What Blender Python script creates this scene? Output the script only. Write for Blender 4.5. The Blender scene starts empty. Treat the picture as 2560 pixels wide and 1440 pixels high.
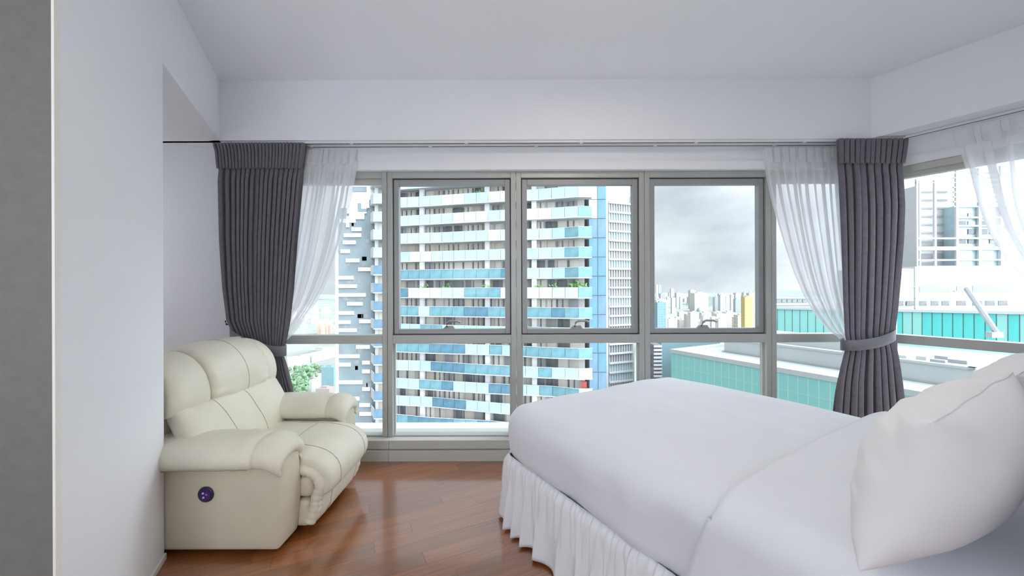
import bpy, math, random
from mathutils import Vector, Matrix, noise as mnoise
R = math.radians
random.seed(7)
scene = bpy.context.scene
col = scene.collection

# ------------------------------------------------------------------ camera
CAMZ = 1.30
F = 960.0
cam_d = bpy.data.cameras.new('camera')
cam = bpy.data.objects.new('camera', cam_d)
col.objects.link(cam)
cam.location = (0, 0, CAMZ)
cam.rotation_euler = (R(90), R(0.2), 0)
cam_d.sensor_width = 36.0
cam_d.lens = 36.0 * F / 2560.0
cam_d.clip_start = 0.05
cam_d.clip_end = 8000
scene.camera = cam

# ------------------------------------------------------------------ view
scene.view_settings.view_transform = 'Standard'
scene.view_settings.look = 'None'
scene.view_settings.gamma = 1
scene.view_settings.use_curve_mapping = False
scene.view_settings.exposure = 0.97
FILL_LAMP_W = 33.0
SKY_BASE, SKY_GLOW = 0.545, 4.8
NICHE_FILL_W = 5.2
LAMP_W = 2.5                   # ceiling lamp of the room
scene.cycles.diffuse_bounces = 6
scene.cycles.max_bounces = 12
scene.cycles.transparent_max_bounces = 16

# ------------------------------------------------------------------ sky
world = bpy.data.worlds.new('overcast_sky')
scene.world = world
world.use_nodes = True
wt = world.node_tree
wt.nodes.clear()
w_out = wt.nodes.new('ShaderNodeOutputWorld')
w_bg = wt.nodes.new('ShaderNodeBackground')
w_tc = wt.nodes.new('ShaderNodeTexCoord')
w_map = wt.nodes.new('ShaderNodeMapping')
w_map.inputs['Scale'].default_value = (1.6, 1.6, 4.2)
w_map.inputs['Location'].default_value = (0.35, 0.1, 0.52)
w_n = wt.nodes.new('ShaderNodeTexNoise')
w_n.inputs['Scale'].default_value = 1.9
w_n.inputs['Detail'].default_value = 6
w_n.inputs['Roughness'].default_value = 0.55
w_r = wt.nodes.new('ShaderNodeValToRGB')
w_r.color_ramp.elements[0].position = 0.36
w_r.color_ramp.elements[0].color = (0.59, 0.63, 0.71, 1)
w_r.color_ramp.elements[1].position = 0.62
w_r.color_ramp.elements[1].color = (0.84, 0.89, 0.955, 1)
w_bg.inputs['Strength'].default_value = 1.0
wt.links.new(w_tc.outputs['Generated'], w_map.inputs['Vector'])
wt.links.new(w_map.outputs['Vector'], w_n.inputs['Vector'])
wt.links.new(w_n.outputs['Fac'], w_r.inputs['Fac'])
wt.links.new(w_r.outputs['Color'], w_bg.inputs['Color'])
wt.links.new(w_bg.outputs['Background'], w_out.inputs['Surface'])

# the hidden sun brightens the cloud deck towards the right (the sky in view turns white there)
w_dot = wt.nodes.new('ShaderNodeVectorMath'); w_dot.operation = 'DOT_PRODUCT'
w_dot.inputs[1].default_value = Vector((0.78, -0.34, 0.52)).normalized()
wt.links.new(w_tc.outputs['Generated'], w_dot.inputs[0])
w_mr = wt.nodes.new('ShaderNodeMapRange'); w_mr.interpolation_type = 'SMOOTHSTEP'
w_mr.inputs['From Min'].default_value = 0.10; w_mr.inputs['From Max'].default_value = 1.0
w_mr.inputs['To Min'].default_value = SKY_BASE; w_mr.inputs['To Max'].default_value = SKY_GLOW
wt.links.new(w_dot.outputs['Value'], w_mr.inputs['Value'])
wt.links.new(w_mr.outputs['Result'], w_bg.inputs['Strength'])

# ------------------------------------------------------------------ materials
MATS = {}
def mat(name, color, rough=0.6, var=0.06, scale=6.0, bump=0.0, bscale=60.0, metal=0.0, coat=0.0,
        trans=0.0, spec=0.5, emis=None, estr=0.0, sheen=0.0):
    m = bpy.data.materials.new(name)
    m.use_nodes = True
    nt = m.node_tree
    b = nt.nodes['Principled BSDF']
    b.inputs['Roughness'].default_value = rough
    b.inputs['Metallic'].default_value = metal
    b.inputs['Coat Weight'].default_value = coat
    b.inputs['Coat Roughness'].default_value = 0.12
    b.inputs['Specular IOR Level'].default_value = spec
    b.inputs['Sheen Weight'].default_value = sheen
    tc = nt.nodes.new('ShaderNodeTexCoord')
    n = nt.nodes.new('ShaderNodeTexNoise')
    n.inputs['Scale'].default_value = scale
    n.inputs['Detail'].default_value = 3
    nt.links.new(tc.outputs['Object'], n.inputs['Vector'])
    r = nt.nodes.new('ShaderNodeValToRGB')
    c = Vector(color)
    lo = c * (1 - var); hi = c * (1 + var)
    r.color_ramp.elements[0].position = 0.3
    r.color_ramp.elements[1].position = 0.7
    r.color_ramp.elements[0].color = (lo.x, lo.y, lo.z, 1)
    r.color_ramp.elements[1].color = (min(hi.x, 1), min(hi.y, 1), min(hi.z, 1), 1)
    nt.links.new(n.outputs['Fac'], r.inputs['Fac'])
    nt.links.new(r.outputs['Color'], b.inputs['Base Color'])
    if bump > 0:
        n2 = nt.nodes.new('ShaderNodeTexNoise')
        n2.inputs['Scale'].default_value = bscale
        n2.inputs['Detail'].default_value = 2
        nt.links.new(tc.outputs['Object'], n2.inputs['Vector'])
        bp = nt.nodes.new('ShaderNodeBump')
        bp.inputs['Strength'].default_value = bump
        bp.inputs['Distance'].default_value = 0.01
        nt.links.new(n2.outputs['Fac'], bp.inputs['Height'])
        nt.links.new(bp.outputs['Normal'], b.inputs['Normal'])
    if emis:
        b.inputs['Emission Color'].default_value = (*emis, 1)
        b.inputs['Emission Strength'].default_value = estr
    MATS[name] = m
    return m

def srgb(r, g, b):
    f = lambda c: (c / 255 / 12.92) if c / 255 <= 0.04045 else ((c / 255 + 0.055) / 1.055) ** 2.4
    return (f(r), f(g), f(b))

M = MATS
mat('wall_paint', (0.83, 0.845, 0.88), 0.85, 0.01, 3, 0.02, 180)
mat('ceiling_paint', (0.84, 0.85, 0.89), 0.9, 0.01, 2)
mat('jamb_paint', (0.84, 0.82, 0.77), 0.7, 0.01, 2)
mat('alu', (0.44, 0.45, 0.43), 0.42, 0.03, 8, 0, 60, 0.35)
mat('alu_dark', (0.34, 0.35, 0.355), 0.45, 0.03, 8, 0, 60, 0.3)
mat('sill_paint', (0.50, 0.50, 0.47), 0.55, 0.02, 5)
mat('gasket', (0.03, 0.03, 0.035), 0.6, 0.05, 20)
mat('ledge_white', (0.86, 0.87, 0.86), 0.6, 0.03, 4)
mat('track_white', (0.74, 0.75, 0.75), 0.4, 0.02, 8)
mat('drape', (0.135, 0.123, 0.145), 0.85, 0.12, 40, 0.15, 900, sheen=0.3)
mat('drape_band', (0.15, 0.145, 0.165), 0.8, 0.08, 40, 0.15, 900, sheen=0.3)
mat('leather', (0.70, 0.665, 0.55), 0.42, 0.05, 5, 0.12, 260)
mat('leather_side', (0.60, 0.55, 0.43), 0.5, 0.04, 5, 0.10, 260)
mat('stitch', (0.36, 0.325, 0.25), 0.7, 0.05, 30)
mat('dark_under', (0.03, 0.028, 0.025), 0.8, 0.1, 10)
mat('button_ring', (0.02, 0.02, 0.03), 0.3, 0.05, 10)
mat('button_face', (0.03, 0.012, 0.12), 0.25, 0.3, 60)
mat('button_mark', (0.55, 0.5, 0.9), 0.3, 0.02, 10)
mat('button_red', (0.7, 0.1, 0.2), 0.3, 0.02, 10)
mat('linen', (0.73, 0.75, 0.80), 0.8, 0.015, 4, 0.05, 500, sheen=0.15)
mat('linen_skirt', (0.80, 0.805, 0.83), 0.82, 0.02, 6, 0.06, 500)
mat('pillow_linen', (0.83, 0.825, 0.84), 0.8, 0.015, 4, 0.05, 500)
mat('headboard_wood', (0.20, 0.075, 0.035), 0.4, 0.25, 12)
mat('lamp_glass', (0.9, 0.85, 0.75), 0.4, 0.02, 4, emis=(1.0, 0.80, 0.58), estr=3.5)
mat('fill_lamp_glow', (0.9, 0.88, 0.84), 0.4, 0.02, 4, emis=(0.88, 0.94, 1.0), estr=FILL_LAMP_W / 4.5)
mat('end_shade_grey', (0.17, 0.17, 0.155), 0.6, 0.06, 30, 0.05, 300)  # dark grey carries the shade on the left wall's end
mat('niche_fill_glow', (0.9, 0.9, 0.9), 0.4, 0.02, 4, emis=(0.95, 0.97, 1.0), estr=NICHE_FILL_W / 0.57)
mat('lamp_metal', (0.7, 0.7, 0.7), 0.3, 0.03, 6, metal=0.8)
# outdoors
mat('concrete_white', (0.581, 0.587, 0.594), 0.7, 0.03, 0.3)
mat('tower_wall', (0.488, 0.478, 0.455), 0.8, 0.05, 0.3)
mat('concrete_pale', (0.488, 0.502, 0.508), 0.8, 0.05, 0.2)
mat('concrete_grey', (0.330, 0.350, 0.356), 0.8, 0.06, 0.3)
mat('slate_panel', (0.198, 0.244, 0.264), 0.5, 0.16, 0.35)
mat('slate_deep', (0.145, 0.185, 0.205), 0.5, 0.1, 0.4)
mat('pane_sky', (0.409, 0.528, 0.581), 0.12, 0.08, 0.35)  # pane tints from here stand in for reflected sky and buildings
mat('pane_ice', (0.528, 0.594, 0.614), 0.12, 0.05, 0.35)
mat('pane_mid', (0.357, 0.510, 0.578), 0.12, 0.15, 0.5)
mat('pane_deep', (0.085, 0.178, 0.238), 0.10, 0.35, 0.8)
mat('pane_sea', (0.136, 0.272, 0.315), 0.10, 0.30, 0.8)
mat('core_glass', (0.10, 0.22, 0.28), 0.14, 0.2, 0.6)
mat('win_beige', (0.436, 0.403, 0.350), 0.6, 0.08, 1.2)
mat('win_cream', (0.541, 0.521, 0.469), 0.6, 0.06, 1.2)
mat('win_dark', (0.111, 0.119, 0.128), 0.2, 0.3, 1.2)
mat('win_grey', (0.251, 0.257, 0.264), 0.3, 0.15, 1.2)
mat('win_blue', (0.13, 0.22, 0.30), 0.15, 0.2, 1.0)
mat('teal_glass', (0.234, 0.515, 0.484), 0.3, 0.06, 0.25)
mat('teal_bright', (0.078, 0.452, 0.429), 0.25, 0.18, 0.4)
mat('teal_line', (0.42, 0.62, 0.58), 0.5, 0.03, 0.5)
mat('roof_pale', (0.38, 0.42, 0.41), 0.85, 0.05, 0.15)
mat('roof_light', (0.45, 0.48, 0.475), 0.8, 0.04, 0.2)
mat('block_blue', (0.198, 0.310, 0.343), 0.4, 0.06, 0.2)
mat('city_white', (0.568, 0.561, 0.541), 0.8, 0.06, 0.02)
mat('city_grey', (0.47, 0.49, 0.505), 0.8, 0.08, 0.02)  # lightened and blued: distance haze put into the colour
mat('city_cream', (0.541, 0.508, 0.436), 0.8, 0.08, 0.02)
mat('city_pink', (0.541, 0.409, 0.343), 0.8, 0.10, 0.02)
mat('city_blue', (0.185, 0.330, 0.409), 0.3, 0.08, 0.02)
mat('city_yellow', (0.581, 0.436, 0.198), 0.7, 0.05, 0.02)
mat('city_roof', (0.330, 0.264, 0.251), 0.8, 0.1, 0.02)
mat('hill_green', (0.224, 0.277, 0.251), 0.9, 0.15, 0.01)
mat('tree_green', (0.15, 0.25, 0.14), 0.9, 0.35, 0.12)
mat('ground_city', (0.27, 0.29, 0.265), 0.9, 0.18, 0.012)
mat('road_grey', (0.396, 0.396, 0.396), 0.9, 0.08, 0.02)
mat('plant_green', (0.220, 0.420, 0.120), 0.8, 0.4, 4)
mat('crane_white', (0.475, 0.488, 0.508), 0.5, 0.04, 1)
mat('toy_red', (0.462, 0.079, 0.079), 0.6, 0.1, 2)

def wood_mat(name, c1, c2, c3):
    m = bpy.data.materials.new(name); m.use_nodes = True
    nt = m.node_tree; b = nt.nodes['Principled BSDF']
    tc = nt.nodes.new('ShaderNodeTexCoord')
    mp = nt.nodes.new('ShaderNodeMapping')
    mp.inputs['Scale'].default_value = (1.6, 26.0, 8.0)
    oi = nt.nodes.new('ShaderNodeObjectInfo')
    ad = nt.nodes.new('ShaderNodeVectorMath'); ad.operation = 'ADD'
    ml = nt.nodes.new('ShaderNodeVectorMath'); ml.operation = 'SCALE'; ml.inputs['Scale'].default_value = 37.0
    cb = nt.nodes.new('ShaderNodeCombineXYZ')
    nt.links.new(oi.outputs['Random'], cb.inputs['X']); nt.links.new(oi.outputs['Random'], cb.inputs['Y'])
    nt.links.new(cb.outputs['Vector'], ml.inputs[0])
    nt.links.new(tc.outputs['Object'], ad.inputs[0]); nt.links.new(ml.outputs['Vector'], ad.inputs[1])
    nt.links.new(ad.outputs['Vector'], mp.inputs['Vector'])
    n = nt.nodes.new('ShaderNodeTexNoise'); n.inputs['Scale'].default_value = 1.3; n.inputs['Detail'].default_value = 7
    n.inputs['Roughness'].default_value = 0.62
    nt.links.new(mp.outputs['Vector'], n.inputs['Vector'])
    r = nt.nodes.new('ShaderNodeValToRGB')
    r.color_ramp.elements[0].position = 0.30; r.color_ramp.elements[0].color = (*c1, 1)
    r.color_ramp.elements[1].position = 0.72; r.color_ramp.elements[1].color = (*c3, 1)
    e = r.color_ramp.elements.new(0.5); e.color = (*c2, 1)
    nt.links.new(n.outputs['Fac'], r.inputs['Fac'])
    hs = nt.nodes.new('ShaderNodeHueSaturation')
    mr = nt.nodes.new('ShaderNodeMapRange'); mr.inputs['To Min'].default_value = 0.80; mr.inputs['To Max'].default_value = 1.18
    nt.links.new(oi.outputs['Random'], mr.inputs['Value']); nt.links.new(mr.outputs['Result'], hs.inputs['Value'])
    nt.links.new(r.outputs['Color'], hs.inputs['Color'])
    nt.links.new(hs.outputs['Color'], b.inputs['Base Color'])
    b.inputs['Roughness'].default_value = 0.34
    b.inputs['Coat Weight'].default_value = 1.0
    b.inputs['Coat IOR'].default_value = 2.2
    b.inputs['Coat Roughness'].default_value = 0.13
    MATS[name] = m
wood_mat('plank_wood', (0.14, 0.037, 0.008), (0.26, 0.080, 0.018), (0.38, 0.135, 0.036))

def glass_mat(name, tint, spec):
    m = bpy.data.materials.new(name); m.use_nodes = True
    nt = m.node_tree; nt.nodes.clear()
    o = nt.nodes.new('ShaderNodeOutputMaterial')
    t = nt.nodes.new('ShaderNodeBsdfTransparent'); t.inputs['Color'].default_value = (*tint, 1)
    g = nt.nodes.new('ShaderNodeBsdfGlossy'); g.inputs['Roughness'].default_value = 0.02
    n = nt.nodes.new('ShaderNodeTexNoise'); n.inputs['Scale'].default_value = 2.0
    rm = nt.nodes.new('ShaderNodeMapRange'); rm.inputs['To Min'].default_value = 0.015; rm.inputs['To Max'].default_value = 0.03
    fr = nt.nodes.new('ShaderNodeFresnel'); fr.inputs['IOR'].default_value = 1.35
    mx = nt.nodes.new('ShaderNodeMixShader')
    nt.links.new(n.outputs['Fac'], rm.inputs['Value']); nt.links.new(rm.outputs['Result'], g.inputs['Roughness'])
    ml = nt.nodes.new('ShaderNodeMath'); ml.operation = 'MULTIPLY'; ml.inputs[1].default_value = spec
    nt.links.new(fr.outputs['Fac'], ml.inputs[0])
    nt.links.new(ml.outputs['Value'], mx.inputs['Fac'])
    nt.links.new(t.outputs['BSDF'], mx.inputs[1]); nt.links.new(g.outputs['BSDF'], mx.inputs[2])
    nt.links.new(mx.outputs['Shader'], o.inputs['Surface'])
    MATS[name] = m
glass_mat('window_glass', (0.965, 0.985, 0.975), 0.15)

def sheer_mat(name, transp):
    m = bpy.data.materials.new(name); m.use_nodes = True
    nt = m.node_tree; nt.nodes.clear()
    o = nt.nodes.new('ShaderNodeOutputMaterial')
    t = nt.nodes.new('ShaderNodeBsdfTransparent')
    tl = nt.nodes.new('ShaderNodeBsdfTranslucent'); tl.inputs['Color'].default_value = (0.88, 0.88, 0.90, 1)
    d = nt.nodes.new('ShaderNodeBsdfDiffuse'); d.inputs['Color'].default_value = (0.88, 0.88, 0.90, 1)
    m1 = nt.nodes.new('ShaderNodeMixShader'); m1.inputs['Fac'].default_value = 0.5
    m2 = nt.nodes.new('ShaderNodeMixShader')
    n = nt.nodes.new('ShaderNodeTexNoise'); n.inputs['Scale'].default_value = 400
    tc = nt.nodes.new('ShaderNodeTexCoord')
    rm = nt.nodes.new('ShaderNodeMapRange')
    rm.inputs['To Min'].default_value = 1 - transp - 0.08; rm.inputs['To Max'].default_value = 1 - transp + 0.08
    nt.links.new(tc.outputs['Object'], n.inputs['Vector'])
    nt.links.new(n.outputs['Fac'], rm.inputs['Value']); nt.links.new(rm.outputs['Result'], m2.inputs['Fac'])
    nt.links.new(tl.outputs['BSDF'], m1.inputs[1]); nt.links.new(d.outputs['BSDF'], m1.inputs[2])
    nt.links.new(t.outputs['BSDF'], m2.inputs[1]); nt.links.new(m1.outputs['Shader'], m2.inputs[2])
    nt.links.new(m2.outputs['Shader'], o.inputs['Surface'])
    MATS[name] = m
sheer_mat('sheer', 0.34)
sheer_mat('sheer_header', 0.10)

def facade_mat(name, base, win, sx, sz, wfrac=0.5):
    """distant facade: rows of windows as flat pattern"""
    m = bpy.data.materials.new(name); m.use_nodes = True
    nt = m.node_tree; b = nt.nodes['Principled BSDF']
    tc = nt.nodes.new('ShaderNodeTexCoord'); sp = nt.nodes.new('ShaderNodeSeparateXYZ')
    nt.links.new(tc.outputs['Object'], sp.inputs[0])
    a = nt.nodes.new('ShaderNodeMath'); a.operation = 'ADD'
    nt.links.new(sp.outputs['X'], a.inputs[0]); nt.links.new(sp.outputs['Y'], a.inputs[1])
    cb = nt.nodes.new('ShaderNodeCombineXYZ')
    nt.links.new(a.outputs[0], cb.inputs['X']); nt.links.new(sp.outputs['Z'], cb.inputs['Y'])
    br = nt.nodes.new('ShaderNodeTexBrick')
    br.offset = 0.0
    br.inputs['Color1'].default_value = (*win, 1); br.inputs['Color2'].default_value = (*[c * 1.15 for c in win], 1)
    br.inputs['Mortar'].default_value = (*base, 1)
    br.inputs['Scale'].default_value = 1.0
    br.inputs['Brick Width'].default_value = sx; br.inputs['Row Height'].default_value = sz
    br.inputs['Mortar Size'].default_value = sz * wfrac * 0.5
    br.inputs['Mortar Smooth'].default_value = 0.0
    nt.links.new(cb.outputs[0], br.inputs['Vector'])
    nt.links.new(br.outputs['Color'], b.inputs['Base Color'])
    b.inputs['Roughness'].default_value = 0.7
    MATS[name] = m
facade_mat('city_rows_white', (0.568, 0.561, 0.541), (0.363, 0.376, 0.383), 6, 3.2, 0.5)
facade_mat('city_rows_grey', (0.409, 0.429, 0.442), (0.297, 0.323, 0.343), 5, 3.2, 0.4)
facade_mat('city_rows_cream', (0.548, 0.515, 0.449), (0.409, 0.383, 0.343), 8, 6.0, 0.5)
facade_mat('city_rows_blue', (0.264, 0.383, 0.436), (0.172, 0.310, 0.383), 4, 4.0, 0.25)
facade_mat('city_rows_yellow', (0.594, 0.449, 0.211), (0.528, 0.370, 0.158), 5, 4.5, 0.5)

# ------------------------------------------------------------------ helpers
class MB:
    def __init__(self):
        self.v = []; self.f = []
    def add(self, vs, fs):
        o = len(self.v)
        self.v += [tuple(p) for p in vs]
        self.f += [tuple(i + o for i in f) for f in fs]
        return self
    def box(self, x0, x1, y0, y1, z0, z1):
        return self.add([(x0, y0, z0), (x1, y0, z0), (x1, y1, z0), (x0, y1, z0),
                         (x0, y0, z1), (x1, y0, z1), (x1, y1, z1), (x0, y1, z1)],
                        [(0, 3, 2, 1), (4, 5, 6, 7), (0, 1, 5, 4), (1, 2, 6, 5), (2, 3, 7, 6), (3, 0, 4, 7)])
    def prism(self, poly, z0, z1):
        n = len(poly)
        vs = [(p[0], p[1], z0) for p in poly] + [(p[0], p[1], z1) for p in poly]
        fs = [tuple(range(n - 1, -1, -1)), tuple(range(n, 2 * n))]
        fs += [(i, (i + 1) % n, n + (i + 1) % n, n + i) for i in range(n)]
        return self.add(vs, fs)
    def seg(self, a, b, wdt, z0, z1):
        """vertical slab between plan points a, b, of plan thickness wdt (centred)"""
        a = Vector(a[:2]); b = Vector(b[:2]); d = (b - a).normalized(); n = Vector((-d.y, d.x)) * wdt / 2
        return self.prism([a - n, b - n, b + n, a + n], z0, z1)
    def tube(self, pts, r, n=6, cap=True):
        pts = [Vector(p) for p in pts]; o = len(self.v); m = len(pts)
        for i, p in enumerate(pts):
            t = (pts[min(i + 1, m - 1)] - pts[max(i - 1, 0)]).normalized()
            a = t.orthogonal().normalized() if abs(t.z) > 0.9 else t.cross(Vector((0, 0, 1))).normalized()
            b = t.cross(a)
            for k in range(n):
                q = p + (a * math.cos(2 * math.pi * k / n) + b * math.sin(2 * math.pi * k / n)) * r
                self.v.append(tuple(q))
        for i in range(m - 1):
            for k in range(n):
                self.f.append((o + i * n + k, o + i * n + (k + 1) % n, o + (i + 1) * n + (k + 1) % n, o + (i + 1) * n + k))
        if cap:
            self.f.append(tuple(o + k for k in range(n))[::-1]); self.f.append(tuple(o + (m - 1) * n + k for k in range(n)))
        return self
    def lathe(self, prof, n=32, axis='z', c=(0, 0, 0)):
        o = len(self.v); m = len(prof)
        for (r, h) in prof:
            for k in range(n):
                a = 2 * math.pi * k / n
                p = (r * math.cos(a), r * math.sin(a), h)
                if axis == 'y': p = (p[0], p[2], p[1])
                self.v.append((p[0] + c[0], p[1] + c[1], p[2] + c[2]))
        for i in range(m - 1):
            for k in range(n):
                self.f.append((o + i * n + k, o + i * n + (k + 1) % n, o + (i + 1) * n + (k + 1) % n, o + (i + 1) * n + k))
        self.f.append(tuple(o + k for k in range(n))[::-1]); self.f.append(tuple(o + (m - 1) * n + k for k in range(n)))
        return self
    def mesh(self, name, m, smooth=False):
        me = bpy.data.meshes.new(name)
        me.from_pydata(self.v, [], self.f); me.update()
        if m: me.materials.append(M[m] if isinstance(m, str) else m)
        if smooth: me.shade_smooth()
        return me
    def build(self, name, m, parent=None, smooth=False, loc=None):
        return link(name, self.mesh(name, m, smooth), parent, loc)

def link(name, me, parent=None, loc=None, rz=0.0, sc=None):
    o = bpy.data.objects.new(name, me)
    col.objects.link(o)
    if loc is not None: o.location = loc
    if rz: o.rotation_euler = (0, 0, rz)
    if sc: o.scale = sc
    if parent: o.parent = parent
    return o

def tag(o, label=None, cat=None, group=None, kind=None):
    if label: o['label'] = label
    if cat: o['category'] = cat
    if group: o['group'] = group
    if kind: o['kind'] = kind
    return o

def thing(name, label, cat, loc=(0, 0, 0), group=None, rz=0.0):
    o = bpy.data.objects.new(name, None); col.objects.link(o)
    o.empty_display_size = 0.1
    o.location = loc; o.rotation_euler = (0, 0, rz)
    return tag(o, label, cat, group)

def struct(o):
    o['kind'] = 'structure'; return o

def bevel(o, w=0.006, seg=2):
    b = o.modifiers.new('bevel', 'BEVEL'); b.width = w; b.segments = seg; b.limit_method = 'ANGLE'
    return o

def rbox(x0, x1, y0, y1, z0, z1, r=0.03, k=6, m=4, deform=None, mb=None):
    """rounded box, evenly gridded"""
    c = Vector(((x0 + x1) / 2, (y0 + y1) / 2, (z0 + z1) / 2))
    h = Vector(((x1 - x0) / 2, (y1 - y0) / 2, (z1 - z0) / 2))
    ks = k if isinstance(k, (tuple, list)) else (k, k, k)
    def ticks(hh, kk):
        rr = min(r, hh * 0.999)
        a = [-hh + rr * (1 - math.cos(i / m * math.pi / 2)) * 1.0 for i in range(m)]
        mid = [-(hh - rr) + 2 * (hh - rr) * i / kk for i in range(kk + 1)]
        return a + mid + [-q for q in reversed(a)]
    T = [ticks(h[i], ks[i]) for i in range(3)]
    mb = mb or MB(); idx = {}; o = len(mb.v)
    def vert(p):
        key = (round(p[0], 6), round(p[1], 6), round(p[2], 6))
        if key in idx: return idx[key]
        q = Vector(p); inner = Vector([max(-(h[i] - min(r, h[i] * .999)), min(h[i] - min(r, h[i] * .999), q[i])) for i in range(3)])
        d = q - inner
        if d.length > 1e-9: q = inner + d.normalized() * r
        q = q + c
        if deform: q = deform(q)
        idx[key] = len(mb.v); mb.v.append(tuple(q)); return idx[key]
    for ax in range(3):
        a, b = (ax + 1) % 3, (ax + 2) % 3
        for sgn in (-1, 1):
            for i in range(len(T[a]) - 1):
                for j in range(len(T[b]) - 1):
                    q = []
                    for (ii, jj) in ((i, j), (i + 1, j), (i + 1, j + 1), (i, j + 1)):
                        p = [0, 0, 0]; p[ax] = sgn * h[ax]; p[a] = T[a][ii]; p[b] = T[b][jj]
                        q.append(vert(p))
                    if sgn < 0: q.reverse()
                    mb.f.append(tuple(q))
    return mb

def pad(P, thick, ns=24, nt=24, a=2.6, b=2.6, mb=None, dn=None, wr=None):
    """cushion around the mid-surface P(s,t), s,t in [-1,1]; returns (mb, top(s,t))"""
    mb = mb or MB(); o = len(mb.v)
    dn = thick if dn is None else dn
    def nrm(s, t):
        e = 1e-3
        ds = P(min(s + e, 1), t) - P(max(s - e, -1), t); dt = P(s, min(t + e, 1)) - P(s, max(t - e, -1))
        return ds.cross(dt).normalized()
    def hh(s, t):
        return (max(0, 1 - abs(s) ** a) ** (1 / a)) * (max(0, 1 - abs(t) ** b) ** (1 / b))
    def top(s, t, extra=0.0):
        w = wr(s, t) if wr else 0
        return P(s, t) + nrm(s, t) * (thick * hh(s, t) + w * min(1, hh(s, t) * 2) + extra)
    def bot(s, t):
        return P(s, t) - nrm(s, t) * (dn * hh(s, t))
    S = [math.sin((-1 + 2 * i / ns) * math.pi / 2) for i in range(ns + 1)]
    T = [math.sin((-1 + 2 * j / nt) * math.pi / 2) for j in range(nt + 1)]
    it = {}; ib = {}
    for i, s in enumerate(S):
        for j, t in enumerate(T):
            it[i, j] = len(mb.v); mb.v.append(tuple(top(s, t)))
            if i in (0, ns) or j in (0, nt): ib[i, j] = it[i, j]
            else:
                ib[i, j] = len(mb.v); mb.v.append(tuple(bot(s, t)))
    for i in range(ns):
        for j in range(nt):
            mb.f.append((it[i, j], it[i + 1, j], it[i + 1, j + 1], it[i, j + 1]))
            mb.f.append((ib[i, j + 1], ib[i + 1, j + 1], ib[i + 1, j], ib[i, j]))
    return mb, top

def lerp(a, b, t): return a + (b - a) * t
def interp(tab, x):
    """piecewise-linear smooth table [(x, y)...] ascending x"""
    if x <= tab[0][0]: return tab[0][1]
    for (x0, y0), (x1, y1) in zip(tab, tab[1:]):
        if x <= x1:
            t = (x - x0) / (x1 - x0)
            return lerp(y0, y1, t)
    return tab[-1][1]
def nz(x, y, z=0.0): return mnoise.noise(Vector((x, y, z)))

# ------------------------------------------------------------------ room geometry (plan, metres)
CEIL = 2.83
SOF = 2.39                       # underside of the bulkheads and of the niche
A_L = R(25.6)                    # left wall direction
dL = Vector((-math.sin(A_L), math.cos(A_L)))
nL = Vector((-dL.y, dL.x))       # away from the room
A_R = R(32.0)
dR = Vector((math.sin(A_R), -math.cos(A_R)))   # right window wall, corner -> towards us
nR = Vector((-dR.y, dR.x)) * -1                # into the room
if nR.x > 0: nR = -nR
CR = Vector((2.88, 2.97))        # inner corner of the two window walls
RE = Vector((-1.68, 1.85))       # edge of the left wall where the niche begins
LE = RE - dL * 0.815             # near end of the left wall
A_B = R(31.0)                    # bed axis
dB = Vector((math.sin(A_B), -math.cos(A_B)))   # foot -> head
wB = Vector((math.cos(A_B), math.sin(A_B)))    # near -> far side
FB = Vector((-0.0375, 2.165))      # near foot corner
def bp(al, w): return FB + dB * al + wB * w
HEADW = 2.26                     # along-coordinate of the head wall
def P2(px, Y): return (px - 1280.0) / F * Y
def Z2(py, Y): return CAMZ - (py - 721.0) / F * Y

YF = 2.97                        # front face of the window frames
# floor slab
fl = MB().prism([(-4.2, 3.12), (-4.2, -2.6), (5.5, -2.6), (5.5, 0.2), (3.05, 3.12)], -0.2, -0.012)
floor = struct(fl.build('floor', 'plank_wood'))
# single planks of the visible parquet, laid across the left wall's direction
pd = Vector((math.cos(A_L), math.sin(A_L))); pn = Vector((-pd.y, pd.x))
PW = 0.093
plank_mesh = rbox(-0.5, 0.5, -0.5, 0.5, -0.5, 0.5, 0.004, 1, 1).mesh('plank', 'plank_wood')
plank_mesh2 = MB().box(-0.5, 0.5, -0.5, 0.5, -0.5, 0.5).mesh('plank', 'plank_wood')
row = 0
ang_p = math.atan2(pd.y, pd.x)
cnt = 0
for ri in range(-4, 34):
    off = 0.55 + ri * PW
    x = -2.35 + random.uniform(0, 0.9)
    while x < 3.0:
        L = random.uniform(0.55, 1.15)
        c = pd * (x + L / 2) + pn * off
        a_ = pd * x + pn * off; b_ = pd * (x + L) + pn * off
        ok = (-2.6 < c.x < 1.5) and (0.75 < c.y < 3.4) and a_.y < 3.0
        L0 = L
        if b_.y > 3.06:
            L = L - (b_.y - 3.06) / pd.y; c = pd * (x + L / 2) + pn * off; b_ = pd * (x + L) + pn * off
        if ok and L > 0.03:
            # keep planks out of the left wall's body
            inwall = lambda q: (q - RE).dot(nL) > 0.02 and (q - RE).dot(dL) < -0.03
            if not (inwall(a_) and inwall(b_)):
                o = link('plank', plank_mesh2, floor, (c.x, c.y, -0.006), ang_p, (L - 0.0008, PW - 0.0005, 0.012))
                cnt += 1
        x += L0

# ceiling
struct(MB().prism([(-4.2, 3.2), (-4.2, -2.6), (5.5, -2.6), (5.5, 0.2), (3.2, 3.2)], CEIL, CEIL + 0.15).build('ceiling', 'ceiling_paint'))

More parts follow.
